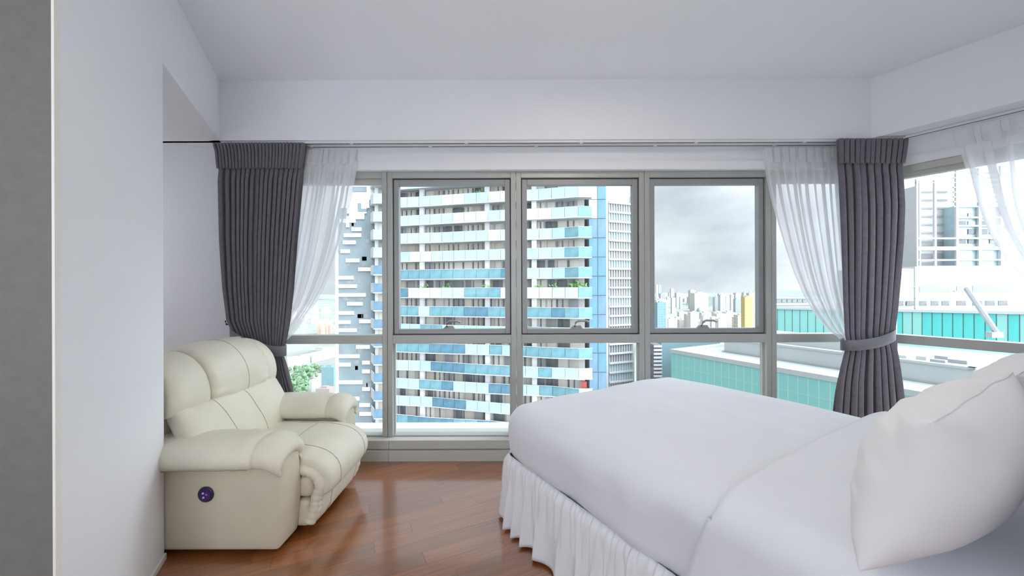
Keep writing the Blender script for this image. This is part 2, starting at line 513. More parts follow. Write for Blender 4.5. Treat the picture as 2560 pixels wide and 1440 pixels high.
# left wall: body, header over the niche
wallL = MB()
p0, p1 = LE, RE
wallL.prism([p0, p0 + nL * 1.6, p1 + nL * 1.6, p1], -0.012, CEIL)
hd_end = RE + dL * ((2.86 - RE.y) / dL.y)
wl = struct(wallL.build('wall_left', 'wall_paint'))
hdr = MB().prism([p1, p1 + nL * 2.0, Vector((hd_end.x - 2.2, hd_end.y)), hd_end], SOF, CEIL)
hd = struct(hdr.build('wall_left_header', 'wall_paint'))
# corner bead / painted jamb strip at the near end of the left wall
jb = MB().prism([LE + dL * 0.025 - nL * 0.002, LE + dL * 0.025 + nL * 0.004, LE - dL * 0.004 + nL * 0.004, LE - dL * 0.004 - nL * 0.002], 0, CEIL)
struct(jb.build('trim_1', 'jamb_paint'))
struct(MB().prism([LE - dL * 0.0005 + nL * 0.004, LE - dL * 0.004 + nL * 0.004, LE - dL * 0.004 + nL * 1.6, LE - dL * 0.0005 + nL * 1.6], 0, CEIL).build('wall_end_shade', 'end_shade_grey'))  # thin sheet over the wall end, its shade painted in grey
# baseboard along the left wall
bbL = MB().prism([RE - nL * 0.0, RE - nL * 0.010, LE + dL * 0.03 - nL * 0.010, LE + dL * 0.03], 0.0, 0.03)
struct(bevel(bbL.build('baseboard_left', 'track_white'), 0.003))

# window wall: solid part beside the niche, lintel, bulkhead
X0 = P2(646, YF)
wf = MB().box(-4.2, X0, 2.95, 3.15, -0.012, SOF + 0.001)
struct(wf.build('wall_front', 'wall_paint'))
lint = MB().box(X0, 3.1, 2.945, 3.15, 2.262, SOF + 0.001)
lint.box(X0, 2.9, 2.925, 3.15, 2.203, 2.262)
struct(lint.build('wall_front_lintel', 'wall_paint'))
bk_a = Vector((hd_end.x, 2.86)); 
SD_R = 0.28                       # depth of the right-hand bulkhead soffit
# right wall bulkhead edge line (inset from the frames)
rb_in = CR + nR * SD_R
def along_r(base, Y): return base + dR * ((Y - base.y) / dR.y)
q_edge = along_r(rb_in, 2.82)
bulk = MB().prism([(-4.2, 2.83), (hd_end.x - 0.05, 2.83), (hd_end.x - 0.05, 2.82), q_edge, (q_edge.x + 0.4, 3.15), (-4.2, 3.15)], SOF, CEIL)
struct(bulk.build('trim_2', 'wall_paint'))
rb_end = rb_in + dR * 3.6
bulkR = MB().prism([q_edge, rb_end, CR + dR * 3.6 - nR * 0.2, CR - nR * 0.2 + Vector((0, 0.1)), (q_edge.x + 0.3, 3.15)], SOF + 0.0005, CEIL)
struct(bulkR.build('trim_3', 'wall_paint'))
# lintel of the right wall
lr = MB().prism([CR + Vector((0.0, -0.02)), CR + dR * 3.6, CR + dR * 3.6 - nR * 0.2, CR - nR * 0.2], 2.262, SOF + 0.001)
lr.prism([CR + nR * 0.02, CR + dR * 3.6 + nR * 0.02, CR + dR * 3.6 - nR * 0.2, CR - nR * 0.2], 2.203, 2.262)
struct(lr.build('wall_right_lintel', 'wall_paint'))

# walls behind us (closing the room)
hw_r = bp(HEADW, 3.2); hw_l = bp(HEADW, -3.1)
struct(MB().seg(hw_l - dB * -0.06, hw_r - dB * -0.06, 0.12, -0.012, CEIL).build('wall_head', 'wall_paint'))
pl0 = LE + nL * 1.6
struct(MB().box(-4.2, -4.05, -2.6, 3.1, -0.012, CEIL).build('wall_far_left', 'wall_paint'))
struct(MB().box(-4.2, 5.5, -2.75, -2.6, -0.012, CEIL).build('wall_back', 'wall_paint'))

# ------------------------------------------------------------------ windows
ZT, ZB = 2.203, 0.150
TR1, TR0 = 0.938, 0.872          # transom
FD = 0.085                       # frame depth
def make_window(n, a, b, nin, sash=True, slimr=False):
    """a, b plan points of the front frame face (left to right seen from inside), nin = inward normal"""
    a = Vector(a); b = Vector(b); d = (b - a); W = d.length; d.normalize()
    rz = math.atan2(d.y, d.x)
    e = bpy.data.objects.new('window_%d' % n, None); col.objects.link(e)
    e.location = (a.x, a.y, 0); e.rotation_euler = (0, 0, rz); e['kind'] = 'structure'
    S = 0.040; g = 0.0012
    # local: x along, y outward (+), z up
    fr = MB()
    fr.box(g, S, 0, FD, ZB, ZT)
    fr.box(W - S, W - g, 0, FD, ZB, ZT)
    fr.box(S, W - S, 0.0, FD, ZT - 0.05, ZT)
    fr.box(S, W - S, 0.0, FD, TR0, TR1)
    fr.box(S, W - S, 0.01, FD, ZB, ZB + 0.012)
    bevel(fr.build('frame', 'alu', e), 0.003)
    lo = MB().box(S + 0.001, W - S - 0.001, 0.052, 0.06, ZB + 0.012, TR0)
    if sash:
        x0, x1, z0, z1 = S + 0.006, W - S - 0.006, TR1 + 0.006, ZT - 0.05 - 0.006
        gk = MB().box(S, x0, 0.035, 0.075, TR1, ZT - 0.05).box(x1, W - S, 0.035, 0.075, TR1, ZT - 0.05)
        gk.box(x0, x1, 0.035, 0.075, TR1, z0).box(x0, x1, 0.035, 0.075, z1, ZT - 0.05)
        gk.build('gasket', 'gasket', e)
        s = 0.040
        sa = MB().box(x0, x0 + s, 0.022, 0.07, z0, z1).box(x1 - s, x1, 0.022, 0.07, z0, z1)
        sa.box(x0 + s, x1 - s, 0.022, 0.07, z0, z0 + 0.038).box(x0 + s, x1 - s, 0.022, 0.07, z1 - 0.045, z1)
        so = bevel(sa.build('sash', 'alu_dark', e), 0.003)
        MB().box(x0 + s, x1 - s, 0.046, 0.054, z0 + 0.038, z1 - 0.045).build('pane', 'window_glass', e)
        # cam handle: hub, arm
        hx = W * 0.47
        h = MB()
        h.add(*[[(hx - 0.055, 0.021, z0 + 0.030), (hx + 0.055, 0.021, z0 + 0.030), (hx + 0.035, 0.021, z0 + 0.062), (hx - 0.02, 0.021, z0 + 0.062),
                 (hx - 0.055, 0.05, z0 + 0.030), (hx + 0.055, 0.05, z0 + 0.030), (hx + 0.035, 0.05, z0 + 0.062), (hx - 0.02, 0.05, z0 + 0.062)],
                [(0, 1, 2, 3), (7, 6, 5, 4), (0, 4, 5, 1), (1, 5, 6, 2), (2, 6, 7, 3), (3, 7, 4, 0)]])
        ho = h.build('handle', 'alu_dark', so)
        bevel(ho, 0.003)
        arm = MB().tube([(hx - 0.012, 0.018, z0 + 0.055), (hx - 0.008, 0.008, z0 + 0.085), (hx + 0.012, 0.0, z0 + 0.100), (hx + 0.07, 0.0, z0 + 0.100),
                         (hx + 0.095, 0.004, z0 + 0.090)], 0.0085, 8)
        arm.build('handle', 'alu_dark', so, True)
    else:
        bd = MB().box(S, W - S, 0.03, FD, ZT - 0.085, ZT - 0.05)
        bd.build('glazing_bead', 'sill_paint', e)
        MB().box(S + 0.001, W - S - 0.001, 0.052, 0.06, TR1, ZT - 0.085).build('pane', 'window_glass', e)
    lo.build('pane', 'window_glass', e)
    # slim white glazing bead of the lower light
    b2 = MB().box(S, S + 0.012, 0.035, 0.052, ZB + 0.012, TR0).box(W - S - 0.012, W - S, 0.035, 0.052, ZB + 0.012, TR0)
    b2.build('glazing_bead', 'sill_paint', e)
    return e

SPL = [P2(p, YF) for p in (646, 968, 1290.5, 1612, 1929)] + [CR.x - 0.012]
for i in range(5):
    make_window(i + 1, (SPL[i], YF), (SPL[i + 1], YF), None, sash=(i in (1, 2, 3)))
r0 = CR + dR * 0.012
wR = [0.0, 1.15, 2.3, 3.45]
for i in range(3):
    make_window(6 + i, r0 + dR * wR[i], r0 + dR * wR[i + 1], None, sash=False)
# corner post
struct(MB().prism([CR + Vector((-0.012, 0.0)), r0, r0 - nR * 0.09, CR + Vector((-0.012, 0.09))], ZB, ZT).build('trim_4', 'alu'))

# low casing under the windows, one panel per bay, and the ledge outside
base = struct(MB().box(X0, 2.86, 2.915, 3.08, -0.012, 0.150).build('baseboard_front', 'sill_paint'))
cut = [P2(646, 2.9), P2(971, 2.9), P2(1291, 2.9), P2(1612, 2.9), P2(1929, 2.9), 2.80]
for i in range(5):
    bevel(MB().box(cut[i] + 0.001, cut[i + 1] - 0.001, 2.885, 2.915, -0.012, 0.078).build('panel', 'sill_paint', base), 0.002)
    bevel(MB().box(cut[i] + 0.001, cut[i + 1] - 0.001, 2.897, 2.915, 0.088, 0.152).build('panel', 'sill_paint', base), 0.002)
bR = MB().prism([CR + nR * 0.06, CR + dR * 3.6 + nR * 0.06, CR + dR * 3.6 - nR * 0.12, CR - nR * 0.12], -0.012, 0.150)
struct(bR.build('baseboard_right', 'sill_paint'))
led = MB().box(X0 - 0.3, 2.95, 3.155, 3.34, 0.02, 0.135)
struct(bevel(led.build('window_ledge_front', 'ledge_white'), 0.006))
ledR = MB().prism([CR - nR * 0.20 + dR * 0.15, CR + dR * 3.6 - nR * 0.20, CR + dR * 3.6 - nR * 0.36, CR - nR * 0.36 + dR * 0.15], 0.02, 0.135)
struct(ledR.build('window_ledge_right', 'ledge_white'))
# slab edge below floor outside so the window wall does not float
struct(MB().box(-4.2, 3.0, 3.08, 3.155, -0.6, 0.150).build('wall_front_spandrel', 'sill_paint'))

# ------------------------------------------------------------------ curtain tracks
def track(name, label, a, b, z, gaps=()):
    a = Vector(a); b = Vector(b); d = (b - a); L = d.length; d.normalize()
    t = thing(name, label, 'curtain rail', (a.x, a.y, z), rz=math.atan2(d.y, d.x))
    body = MB().box(0, L, -0.011, 0.011, -0.018, 0.0)
    bevel(body.build('rail', 'track_white', t), 0.002)
    MB().box(0.004, L - 0.004, -0.004, 0.004, -0.0195, -0.0175).build('slot', 'gasket', t)
    for g in gaps:
        MB().box(g - 0.012, g + 0.012, -0.014, 0.014, -0.020, 0.001).build('bracket', 'track_white', t)
    return t
track('curtain_rail', 'white ceiling rail carrying the grey drapes above the long window', (hd_end.x + 0.03, 2.842), (2.80, 2.842), SOF - 0.0005, (0.95, 1.8, 2.65, 3.5, 4.3))
track('curtain_rail', 'white rail carrying the sheers, nearer the glass above the long window', (hd_end.x + 0.05, 2.905), (2.80, 2.905), SOF - 0.0005, (0.6, 1.5, 2.3, 3.2, 4.1))
rt = CR + nR * 0.13
track('curtain_rail', 'white ceiling rail running along the right-hand window above the sheer', rt + dR * 0.15, rt + dR * 3.3, SOF - 0.0005, (0.6, 1.5, 2.4))

# ------------------------------------------------------------------ curtains
def curtain_mesh(base, d, n, tl, tr, z0, z1, folds, amp, nu, nv, seed=0.0, phase=0.0, umap=None, flatL=0.0):
    """surface hung on the plan line base + d*t, folds displaced along n. tl, tr, amp: functions of z"""
    mb = MB(); base = Vector(base); d = Vector(d); n = Vector(n)
    for j in range(nv + 1):
        z = lerp(z1, z0, j / nv)
        L, Rr, A = tl(z), tr(z), amp(z)
        for i in range(nu + 1):
            u = i / nu
            uu = umap(u) if umap else u
            ph = uu * folds + phase + 0.30 * nz(uu * 5.0 + seed, z * 0.6, seed) + 0.12 * nz(uu * 14 + seed, z * 1.1, 3 + seed)
            wv = 2 * abs(math.sin(math.pi * ph)) ** 0.62 - 1
            am = A * (0.75 + 0.5 * nz(uu * 7 + seed, 0.7, 9))
            side = 0.22 * (Rr - L) / max(folds, 1) * math.sin(4 * math.pi * ph + 0.6) * min(1, A / 0.012)
            t = lerp(L, Rr, u) + side
            p = base + d * t + n * (wv * am)
            mb.v.append((p.x, p.y, z))
    for j in range(nv):
        for i in range(nu):
            a = j * (nu + 1) + i
            mb.f.append((a, a + nu + 1, a + nu + 2, a + 1))
    return mb

def tab(pairs, Y):
    """image rows/cols measured at depth Y -> function t(z)"""
    t = sorted([(Z2(y, Y), P2(x, Y)) for (y, x) in pairs])
    return lambda z: interp(t, z)

def thick(o, w=0.0015):
    s = o.modifiers.new('solid', 'SOLIDIFY'); s.thickness = w; s.offset = 0; return o

# -- dark drape, left
YD = 2.842
cL = thing('drape_curtain', 'dark grey pleated drape tied back in the corner behind the leather armchair', 'curtain', (P2(650, YD), YD, 0), 'dark drapes')
lf = tab([(362, 540), (380, 545), (430, 549), (600, 551), (720, 557), (800, 566), (850, 590), (885, 615), (920, 606), (980, 600), (1150, 600)], YD)
rf = tab([(362, 766), (380, 764), (430, 757), (600, 742), (720, 732), (800, 723), (850, 714), (885, 706), (900, 711), (940, 722), (980, 733), (1150, 745)], YD)
ampL = lambda z: interp([(0.02, 0.018), (0.70, 0.018), (0.82, 0.010), (0.95, 0.016), (1.5, 0.026), (2.1, 0.028), (2.17, 0.014), (2.24, 0.013), (2.37, 0.016)], z)
um = lambda u: u ** 1.12
m = curtain_mesh((0, YD), (1, 0), (0, -1), lf, rf, 0.03, 2.368, 17, ampL, 420, 70, 1.3, umap=um)
m.v = [(x - cL.location.x, y - cL.location.y, z) for (x, y, z) in m.v]
thick(m.build('drape', 'drape', cL, True))
# gathered header tape with its own narrow pleats
hb = curtain_mesh((0, YD - 0.004), (1, 0), (0, -1), lf, rf, 2.185, 2.372, 26, lambda z: interp([(2.185, 0.010), (2.24, 0.012), (2.372, 0.017)], z), 520, 10, 4.2)
hb.v = [(x - cL.location.x, y - cL.location.y - 0.016, z) for (x, y, z) in hb.v]
thick(hb.build('header', 'drape', cL, True))
# tieback: wide band slung from a hook on the wall round the front of the drape
def tieback(parent, pts, hgt, name='tieback'):
    mb = MB(); o = parent.location
    for (x, y, z) in pts:
        mb.v.append((x - o.x, y - o.y, z - o.z + hgt / 2)); mb.v.append((x - o.x, y - o.y, z - o.z - hgt / 2))
    for i in range(len(pts) - 1):
        mb.f.append((2 * i, 2 * i + 1, 2 * i + 3, 2 * i + 2))
    ob = mb.build(name, 'drape_band', parent, True)
    thick(ob, 0.006); return ob
def sm(pts, n=8):
    out = []
    for i in range(len(pts) - 1):
        p0 = pts[max(i - 1, 0)]; p1 = pts[i]; p2 = pts[i + 1]; p3 = pts[min(i + 2, len(pts) - 1)]
        for k in range(n):
            t = k / n
            out.append(tuple(0.5 * ((2 * p1[c]) + (-p0[c] + p2[c]) * t + (2 * p0[c] - 5 * p1[c] + 4 * p2[c] - p3[c]) * t * t + (-p0[c] + 3 * p1[c] - 3 * p2[c] + p3[c]) * t ** 3) for c in range(len(p1))))
    out.append(pts[-1]); return out
tieback(cL, sm([(P2(564, 2.86), 2.93, 1.03), (P2(570, 2.81), 2.83, 0.975), (P2(590, 2.775), 2.785, 0.935), (P2(630, 2.77), 2.775, 0.89), (P2(672, 2.775), 2.778, 0.853),
                (P2(700, 2.79), 2.79, 0.845), (P2(712, 2.81), 2.825, 0.848), (P2(705, 2.85), 2.855, 0.86)]), 0.075)
MB().tube([(P2(562, 2.9) - cL.location.x, 2.948 - YD, 1.03), (P2(562, 2.9) - cL.location.x, 2.915 - YD, 1.03), (P2(560, 2.9) - cL.location.x, 2.912 - YD, 1.06)], 0.006, 8).build('hook', 'gasket', cL, True)

# -- sheer, left
YS = 2.893
sL = thing('sheer_curtain', 'white sheer curtain swept aside next to the armchair corner', 'curtain', (P2(800, YS), YS, 0), 'sheer curtains')
lfs = lambda z: interp([(0.03, P2(640, YS)), (0.85, P2(650, YS)), (1.2, P2(715, YS)), (2.36, P2(764, YS))], z)
rfs = tab([(378, 893), (430, 886), (500, 874), (560, 862), (600, 853), (640, 841), (680, 826), (720, 807), (760, 784), (800, 757), (830, 735), (858, 708), (900, 716), (1150, 738)], YS)
ampS = lambda z: interp([(0.03, 0.010), (0.88, 0.006), (1.3, 0.014), (2.1, 0.017), (2.3, 0.011)], z)
m = curtain_mesh((0, YS), (1, 0), (0, -1), lfs, rfs, 0.03, 2.27, 5, ampS, 200, 60, 7.1)
m.v = [(x - sL.location.x, y - YS, z) for (x, y, z) in m.v]
m.build('sheer', 'sheer', sL, True)
hb = curtain_mesh((0, YS - 0.004), (1, 0), (0, -1), lfs, rfs, 2.235, 2.345, 8, lambda z: 0.011, 200, 6, 8.8)
hb.v = [(x - sL.location.x, y - YS, z) for (x, y, z) in hb.v]
hb.build('header', 'sheer_header', sL, True)

# -- dark drape, right corner
YD2 = 2.80
cR = thing('drape_curtain', 'dark grey drape tied with a band in the window corner beyond the bed', 'curtain', (P2(2170, YD2), YD2, 0), 'dark drapes')
lf2 = tab([(362, 2090), (430, 2093), (600, 2100), (760, 2105), (840, 2109), (858, 2113), (880, 2109), (920, 2099), (960, 2091), (1020, 2084), (1150, 2072)], YD2)
rf2 = tab([(362, 2266), (395, 2262), (430, 2257), (520, 2261), (600, 2257), (700, 2250), (780, 2243), (840, 2235), (858, 2236), (880, 2240), (920, 2246), (960, 2251), (1020, 2257), (1150, 2268)], YD2)
ampR = lambda z: interp([(0.03, 0.035), (0.80, 0.024), (0.90, 0.014), (1.0, 0.018), (1.6, 0.026), (2.1, 0.024), (2.17, 0.014), (2.24, 0.014), (2.37, 0.016)], z)
m = curtain_mesh((0, YD2), (1, 0), (0, -1), lf2, rf2, 0.03, 2.368, 9, ampR, 300, 70, 21.7)
m.v = [(x - cR.location.x, y - YD2, z) for (x, y, z) in m.v]
thick(m.build('drape', 'drape', cR, True))
hb = curtain_mesh((0, YD2 - 0.016), (1, 0), (0, -1), lf2, rf2, 2.195, 2.372, 13, lambda z: interp([(2.185, 0.010), (2.372, 0.017)], z), 380, 10, 14.2)
hb.v = [(x - cR.location.x, y - YD2, z) for (x, y, z) in hb.v]
thick(hb.build('header', 'drape', cR, True))
zt = Z2(862, 2.77)
tieback(cR, sm([(P2(2112, 2.83), 2.84, zt - 0.01), (P2(2104, 2.79), 2.80, zt - 0.012), (P2(2112, 2.765), 2.765, zt - 0.015), (P2(2150, 2.755), 2.755, zt - 0.012), (P2(2195, 2.755), 2.755, zt + 0.008),
                (P2(2228, 2.765), 2.765, zt + 0.04), (P2(2240, 2.79), 2.795, zt + 0.06), (P2(2238, 2.83), 2.84, zt + 0.075)]), 0.075)

# -- sheer, beside it
sR = thing('sheer_curtain', 'white sheer curtain swept towards the corner beyond the bed', 'curtain', (P2(2000, YS), YS, 0), 'sheer curtains')
rfs2 = lambda z: interp([(0.03, P2(2150, YS)), (0.88, P2(2135, YS)), (1.3, P2(2115, YS)), (2.36, P2(2098, YS))], z)
lfs2 = tab([(378, 1908), (430, 1913), (500, 1926), (560, 1941), (620, 1958), (680, 1978), (740, 2004), (790, 2034), (830, 2068), (852, 2104), (900, 2104), (1150, 2095)], YS)
m = curtain_mesh((0, YS), (1, 0), (0, -1), lfs2, rfs2, 0.03, 2.27, 5, ampS, 200, 60, 31.1)
m.v = [(x - sR.location.x, y - YS, z) for (x, y, z) in m.v]
m.build('sheer', 'sheer', sR, True)
hb = curtain_mesh((0, YS - 0.004), (1, 0), (0, -1), lfs2, rfs2, 2.235, 2.345, 9, lambda z: 0.011, 200, 6, 33.8)
hb.v = [(x - sR.location.x, y - YS, z) for (x, y, z) in hb.v]
hb.build('header', 'sheer_header', sR, True)

# -- sheer on the right-hand window
tb = rt
sW = thing('sheer_curtain', 'white sheer curtain hanging at the right-hand window at the picture edge', 'curtain', (tb.x, tb.y, 0), 'sheer curtains')
def tpx(px):
    r = (px - 1280) / F
    return (tb.y * r - tb.x) / (dR.x - dR.y * r)
def tz(px, py):
    t = tpx(px); Y = (tb + dR * t).y
    return (CAMZ - (py - 721) / F * Y, t)
lw = sorted([tz(2385, 345), tz(2400, 400), tz(2420, 470), tz(2440, 530), tz(2465, 585), tz(2500, 640), tz(2530, 675), tz(2560, 703)] + [(0.9, 1.15), (0.03, 1.15)])
lwf = lambda z: interp(lw, z)
rwf = lambda z: interp([(0.03, 1.45), (0.87, 1.32), (1.4, 1.45), (2.4, 1.5)], z)
ampW = lambda z: interp([(0.03, 0.02), (0.88, 0.010), (1.3, 0.026), (2.1, 0.032), (2.3, 0.014)], z)
m = curtain_mesh(tb, dR, nR, lwf, rwf, 0.03, 2.27, 7, ampW, 260, 60, 51.1)
m.v = [(x - tb.x, y - tb.y, z) for (x, y, z) in m.v]
m.build('sheer', 'sheer', sW, True)
hb = curtain_mesh(tb + nR * 0.004, dR, nR, lwf, rwf, 2.225, 2.345, 10, lambda z: 0.014, 260, 6, 53.8)
hb.v = [(x - tb.x, y - tb.y, z) for (x, y, z) in hb.v]
hb.build('header', 'sheer_header', sW, True)

# ------------------------------------------------------------------ recliner armchair
CX, CY = -1.45, 2.31
ch = thing('recliner_armchair', 'cream leather recliner armchair standing in the niche by the window', 'armchair', (CX, CY, 0))
MB().box(-0.40, 0.27, -0.38, 0.38, 0.0, 0.05).build('plinth', 'dark_under', ch)
def armside(sgn):
    y0, y1 = (-0.45, -0.275) if sgn < 0 else (0.275, 0.44)
    def df(q):
        q = q.copy()
        t = (q.z - 0.03) / 0.44
        # belly of the upholstery and slight overhang of the front edge
        yc = (y0 + y1) / 2
        bulge = 1 + 0.05 * math.sin(math.pi * max(0, min(1, t)))
        q.y = yc + (q.y - yc) * bulge
        if q.x > 0.2: q.x += 0.018 * math.sin(math.pi * max(0, min(1, t)) * 0.9)
        return q
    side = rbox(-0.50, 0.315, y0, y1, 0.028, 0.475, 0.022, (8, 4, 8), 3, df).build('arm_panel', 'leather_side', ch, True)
    yc = (y0 + y1) / 2
    # long padded top
    def P(s, t):
        x = lerp(-0.52, 0.215, (s + 1) / 2)
        th = t * math.pi * 0.62
        wv = 0.108
        z = 0.455 + 0.055 * math.cos(th) + 0.012 * math.sin((x + 0.5) * 3.2) - 0.018 * max(0, -x - 0.1)
        return Vector((x, yc - sgn * -1 * 0 + wv * math.sin(th) / math.sin(math.pi * 0.62) * 1.0, z))
    pm, top = pad(P, 0.052, 30, 20, 5.0, 2.4, dn=0.03, wr=lambda s, t: 0.004 * nz(s * 5, t * 2.5, 2.0 + sgn) + (0.006 * nz(s * 16, t * 2, 5.0) if s > 0.4 else 0))
    pd_ = pm.build('arm_pad', 'leather', ch, True)
    # front knuckle of the arm
    def P2_(s, t):
        x = lerp(0.185, 0.332, (s + 1) / 2)
        th = t * math.pi * 0.62
        drop = 0.035 * max(0, (s + 0.2)) ** 2
        return Vector((x, yc + 0.092 * math.sin(th) / math.sin(math.pi * 0.62), 0.462 + 0.060 * math.cos(th) - drop))
    km, kt = pad(P2_, 0.050, 18, 20, 2.6, 2.4, dn=0.04, wr=lambda s, t: 0.005 * nz(s * 3 + 4, t * 7, 1.0 + sgn))
    km.build('arm_knuckle', 'leather', ch, True)
    MB().tube([top(s, -sgn * -1 * 0 + sgn * 0.93, 0.001) for s in [-0.97 + 1.9 * i / 24 for i in range(25)]], 0.003, 5).build('seam', 'stitch', pd_, True)
    return side
near_side = armside(-1)
armside(1)
# round power switch set into the near side panel
bx, bz = -0.03, 0.310
sw = MB().lathe([(0.036, 0.004), (0.038, 0.0), (0.036, -0.004), (0.030, -0.0045)], 28, 'y', (bx, -0.4585, bz)).build('power_switch', 'button_ring', ch, True)
MB().lathe([(0.030, 0.0), (0.029, -0.003)], 28, 'y', (bx, -0.4625, bz)).build('switch_face', 'button_face', sw)
for (dx, dz, mm) in ((-0.008, 0.008, 'button_mark'), (0.008, 0.002, 'button_red'), (-0.006, -0.012, 'button_mark')):
    MB().lathe([(0.0055, 0.0), (0.005, -0.0012)], 10, 'y', (bx + dx, -0.4656, bz + dz)).build('switch_mark', mm, sw)

# seat: padded top that rolls over the front edge
seat_prof = sm([(-0.30, 0.365), (-0.10, 0.372), (0.12, 0.372), (0.30, 0.366), (0.405, 0.335), (0.440, 0.270), (0.430, 0.215)], 8)
def along(prof):
    L = [0]
    for a, b in zip(prof, prof[1:]): L.append(L[-1] + math.dist(a, b))
    def f(s):
        q = (s + 1) / 2 * L[-1]
        for i in range(len(prof) - 1):
            if q <= L[i + 1] + 1e-9:
                t = (q - L[i]) / (L[i + 1] - L[i]); a, b = prof[i], prof[i + 1]
                return (lerp(a[0], b[0], t), lerp(a[1], b[1], t))
        return prof[-1]
    return f
sp = along(seat_prof)
SY0, SY1 = -0.272, 0.272
def Pseat(s, t):
    x, z = sp(s); return Vector((x, lerp(SY0, SY1, (t + 1) / 2), z))
smb, stop = pad(Pseat, 0.058, 44, 26, 8.0, 5.0, dn=0.045, wr=lambda s, t: 0.012 * (1 - t * t) * max(0, 1 - s * s) + 0.003 * nz(s * 7, t * 4, 3.3))
seat = smb.build('seat_cushion', 'leather', ch, True)
# stitched seams of the seat
for tt in (-0.62, 0.62):
    MB().tube([stop(s, tt, 0.0002) for s in [-0.1 + 1.05 * i / 30 for i in range(31)]], 0.0017, 5).build('seam', 'stitch', seat, True)
MB().tube([stop(0.18, t, 0.0002) for t in [-0.62 + 1.24 * i / 20 for i in range(21)]], 0.0017, 5).build('seam', 'stitch', seat, True)
# footrest front, folded down
fp = along(sm([(0.412, 0.245), (0.405, 0.16), (0.385, 0.09), (0.350, 0.045)], 8))
def Pfoot(s, t):
    x, z = fp(s); return Vector((x, lerp(-0.266, 0.266, (t + 1) / 2), z))
fm, ftop = pad(Pfoot, 0.036, 24, 26, 3.5, 6.0, dn=0.03, wr=lambda s, t: 0.003 * nz(s * 3, t * 9, 8.0))
foot = fm.build('footrest', 'leather', ch, True)
for tt in (-0.62, 0.62):
    MB().tube([ftop(s, tt, 0.0002) for s in [-0.9 + 1.8 * i / 16 for i in range(17)]], 0.002, 5).build('seam', 'stitch', foot, True)
# ruffled rolls at the two ends of seat and footrest, and the stuffed blocks behind them
for sg, yy in ((-1, -0.262), (1, 0.262)):
    roll = sm([(0.26, 0.330), (0.340, 0.335), (0.400, 0.305), (0.425, 0.250), (0.405, 0.185), (0.395, 0.12), (0.365, 0.055)], 7)
    r_mb = MB(); n = 12; base_i = 0
    for i, (x, z) in enumerate(roll):
        a = roll[max(i - 1, 0)]; b = roll[min(i + 1, len(roll) - 1)]
        tx, tz_ = b[0] - a[0], b[1] - a[1]; l = math.hypot(tx, tz_); nx, nz_ = -tz_ / l, tx / l
        rr = 0.030 * (0.55 if i in (0, len(roll) - 1) else 1) * (1 + 0.07 * math.sin(i * 1.9))
        for k in range(n):
            an = 2 * math.pi * k / n
            r_mb.v.append((x + nx * rr * math.cos(an), yy + rr * 0.9 * math.sin(an), z + nz_ * rr * math.cos(an)))
    for i in range(len(roll) - 1):
        for k in range(n):
            r_mb.f.append((i * n + k, i * n + (k + 1) % n, (i + 1) * n + (k + 1) % n, (i + 1) * n + k))
    r_mb.f.append(tuple(range(n))[::-1]); r_mb.f.append(tuple((len(roll) - 1) * n + k for k in range(n)))
    r_mb.build('edge_roll', 'leather', ch, True)
    ya, yb = (-0.282, -0.20) if sg < 0 else (0.20, 0.282)
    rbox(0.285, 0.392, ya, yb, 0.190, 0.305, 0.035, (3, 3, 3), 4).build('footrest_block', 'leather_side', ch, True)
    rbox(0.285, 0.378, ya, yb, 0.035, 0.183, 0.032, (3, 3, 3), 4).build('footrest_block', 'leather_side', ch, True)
MB().box(0.0, 0.29, -0.265, 0.265, 0.04, 0.33).build('seat_box', 'dark_under', ch)

# back: shell, lumbar cushion, head cushion and two wings
bshell = rbox(-0.52, -0.30, -0.40, 0.37, 0.06, 0.90, 0.07, (4, 6, 8), 4,
              lambda q: Vector((q.x - 0.02 + 0.06 * (0.9 - q.z), q.y, q.z)))
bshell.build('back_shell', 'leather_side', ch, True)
lp = along(sm([(-0.115, 0.36), (-0.125, 0.46), (-0.165, 0.57), (-0.225, 0.685)], 8))
def Plum(s, t):
    x, z = lp(s)
    return Vector((x - 0.02 * t * t, lerp(-0.415, 0.375, (t + 1) / 2), z - 0.0))
def flip(P): return lambda s, t: P(s, -t)
lm, ltop = pad(flip(Plum), 0.070, 24, 40, 5.0, 4.0, dn=0.08, wr=lambda s, t: 0.004 * nz(s * 2, t * 6, 4.0))
lum = lm.build('lumbar_cushion', 'leather', ch, True)
for tt in (0.42, -0.12):
    MB().tube([ltop(s, tt + 0.10 * s * (1 if tt > 0 else 1), 0.0002) for s in [-0.95 + 1.9 * i / 20 for i in range(21)]], 0.0017, 5).build('seam', 'stitch', lum, True)
hp = along(sm([(-0.215, 0.675), (-0.215, 0.76), (-0.245, 0.85), (-0.315, 0.918), (-0.405, 0.925), (-0.470, 0.875)], 8))
def Phead(y0, y1, back=0.0, dz=0.0, arch=0.0):
    def P(s, t):
        x, z = hp(s); u = (t + 1) / 2
        return Vector((x - back - arch * 0.03 * t * t, lerp(y0, y1, u), z + dz - arch * 0.05 * max(0, s) * t * t))
    return P
hm, htop = pad(flip(Phead(-0.215, 0.255)), 0.062, 36, 30, 5.0, 4.5, dn=0.07,
               wr=lambda s, t: 0.004 * nz(s * 3, t * 3, 14.0) + 0.016 * max(0, abs(t) - 0.5) * math.sin(30 * s + 4 * nz(s * 3, t * 2, 1)))
head = hm.build('head_cushion', 'leather', ch, True)
MB().tube([htop(s, -0.05, 0.0002) for s in [-0.96 + 1.75 * i / 26 for i in range(27)]], 0.0017, 5).build('seam', 'stitch', head, True)
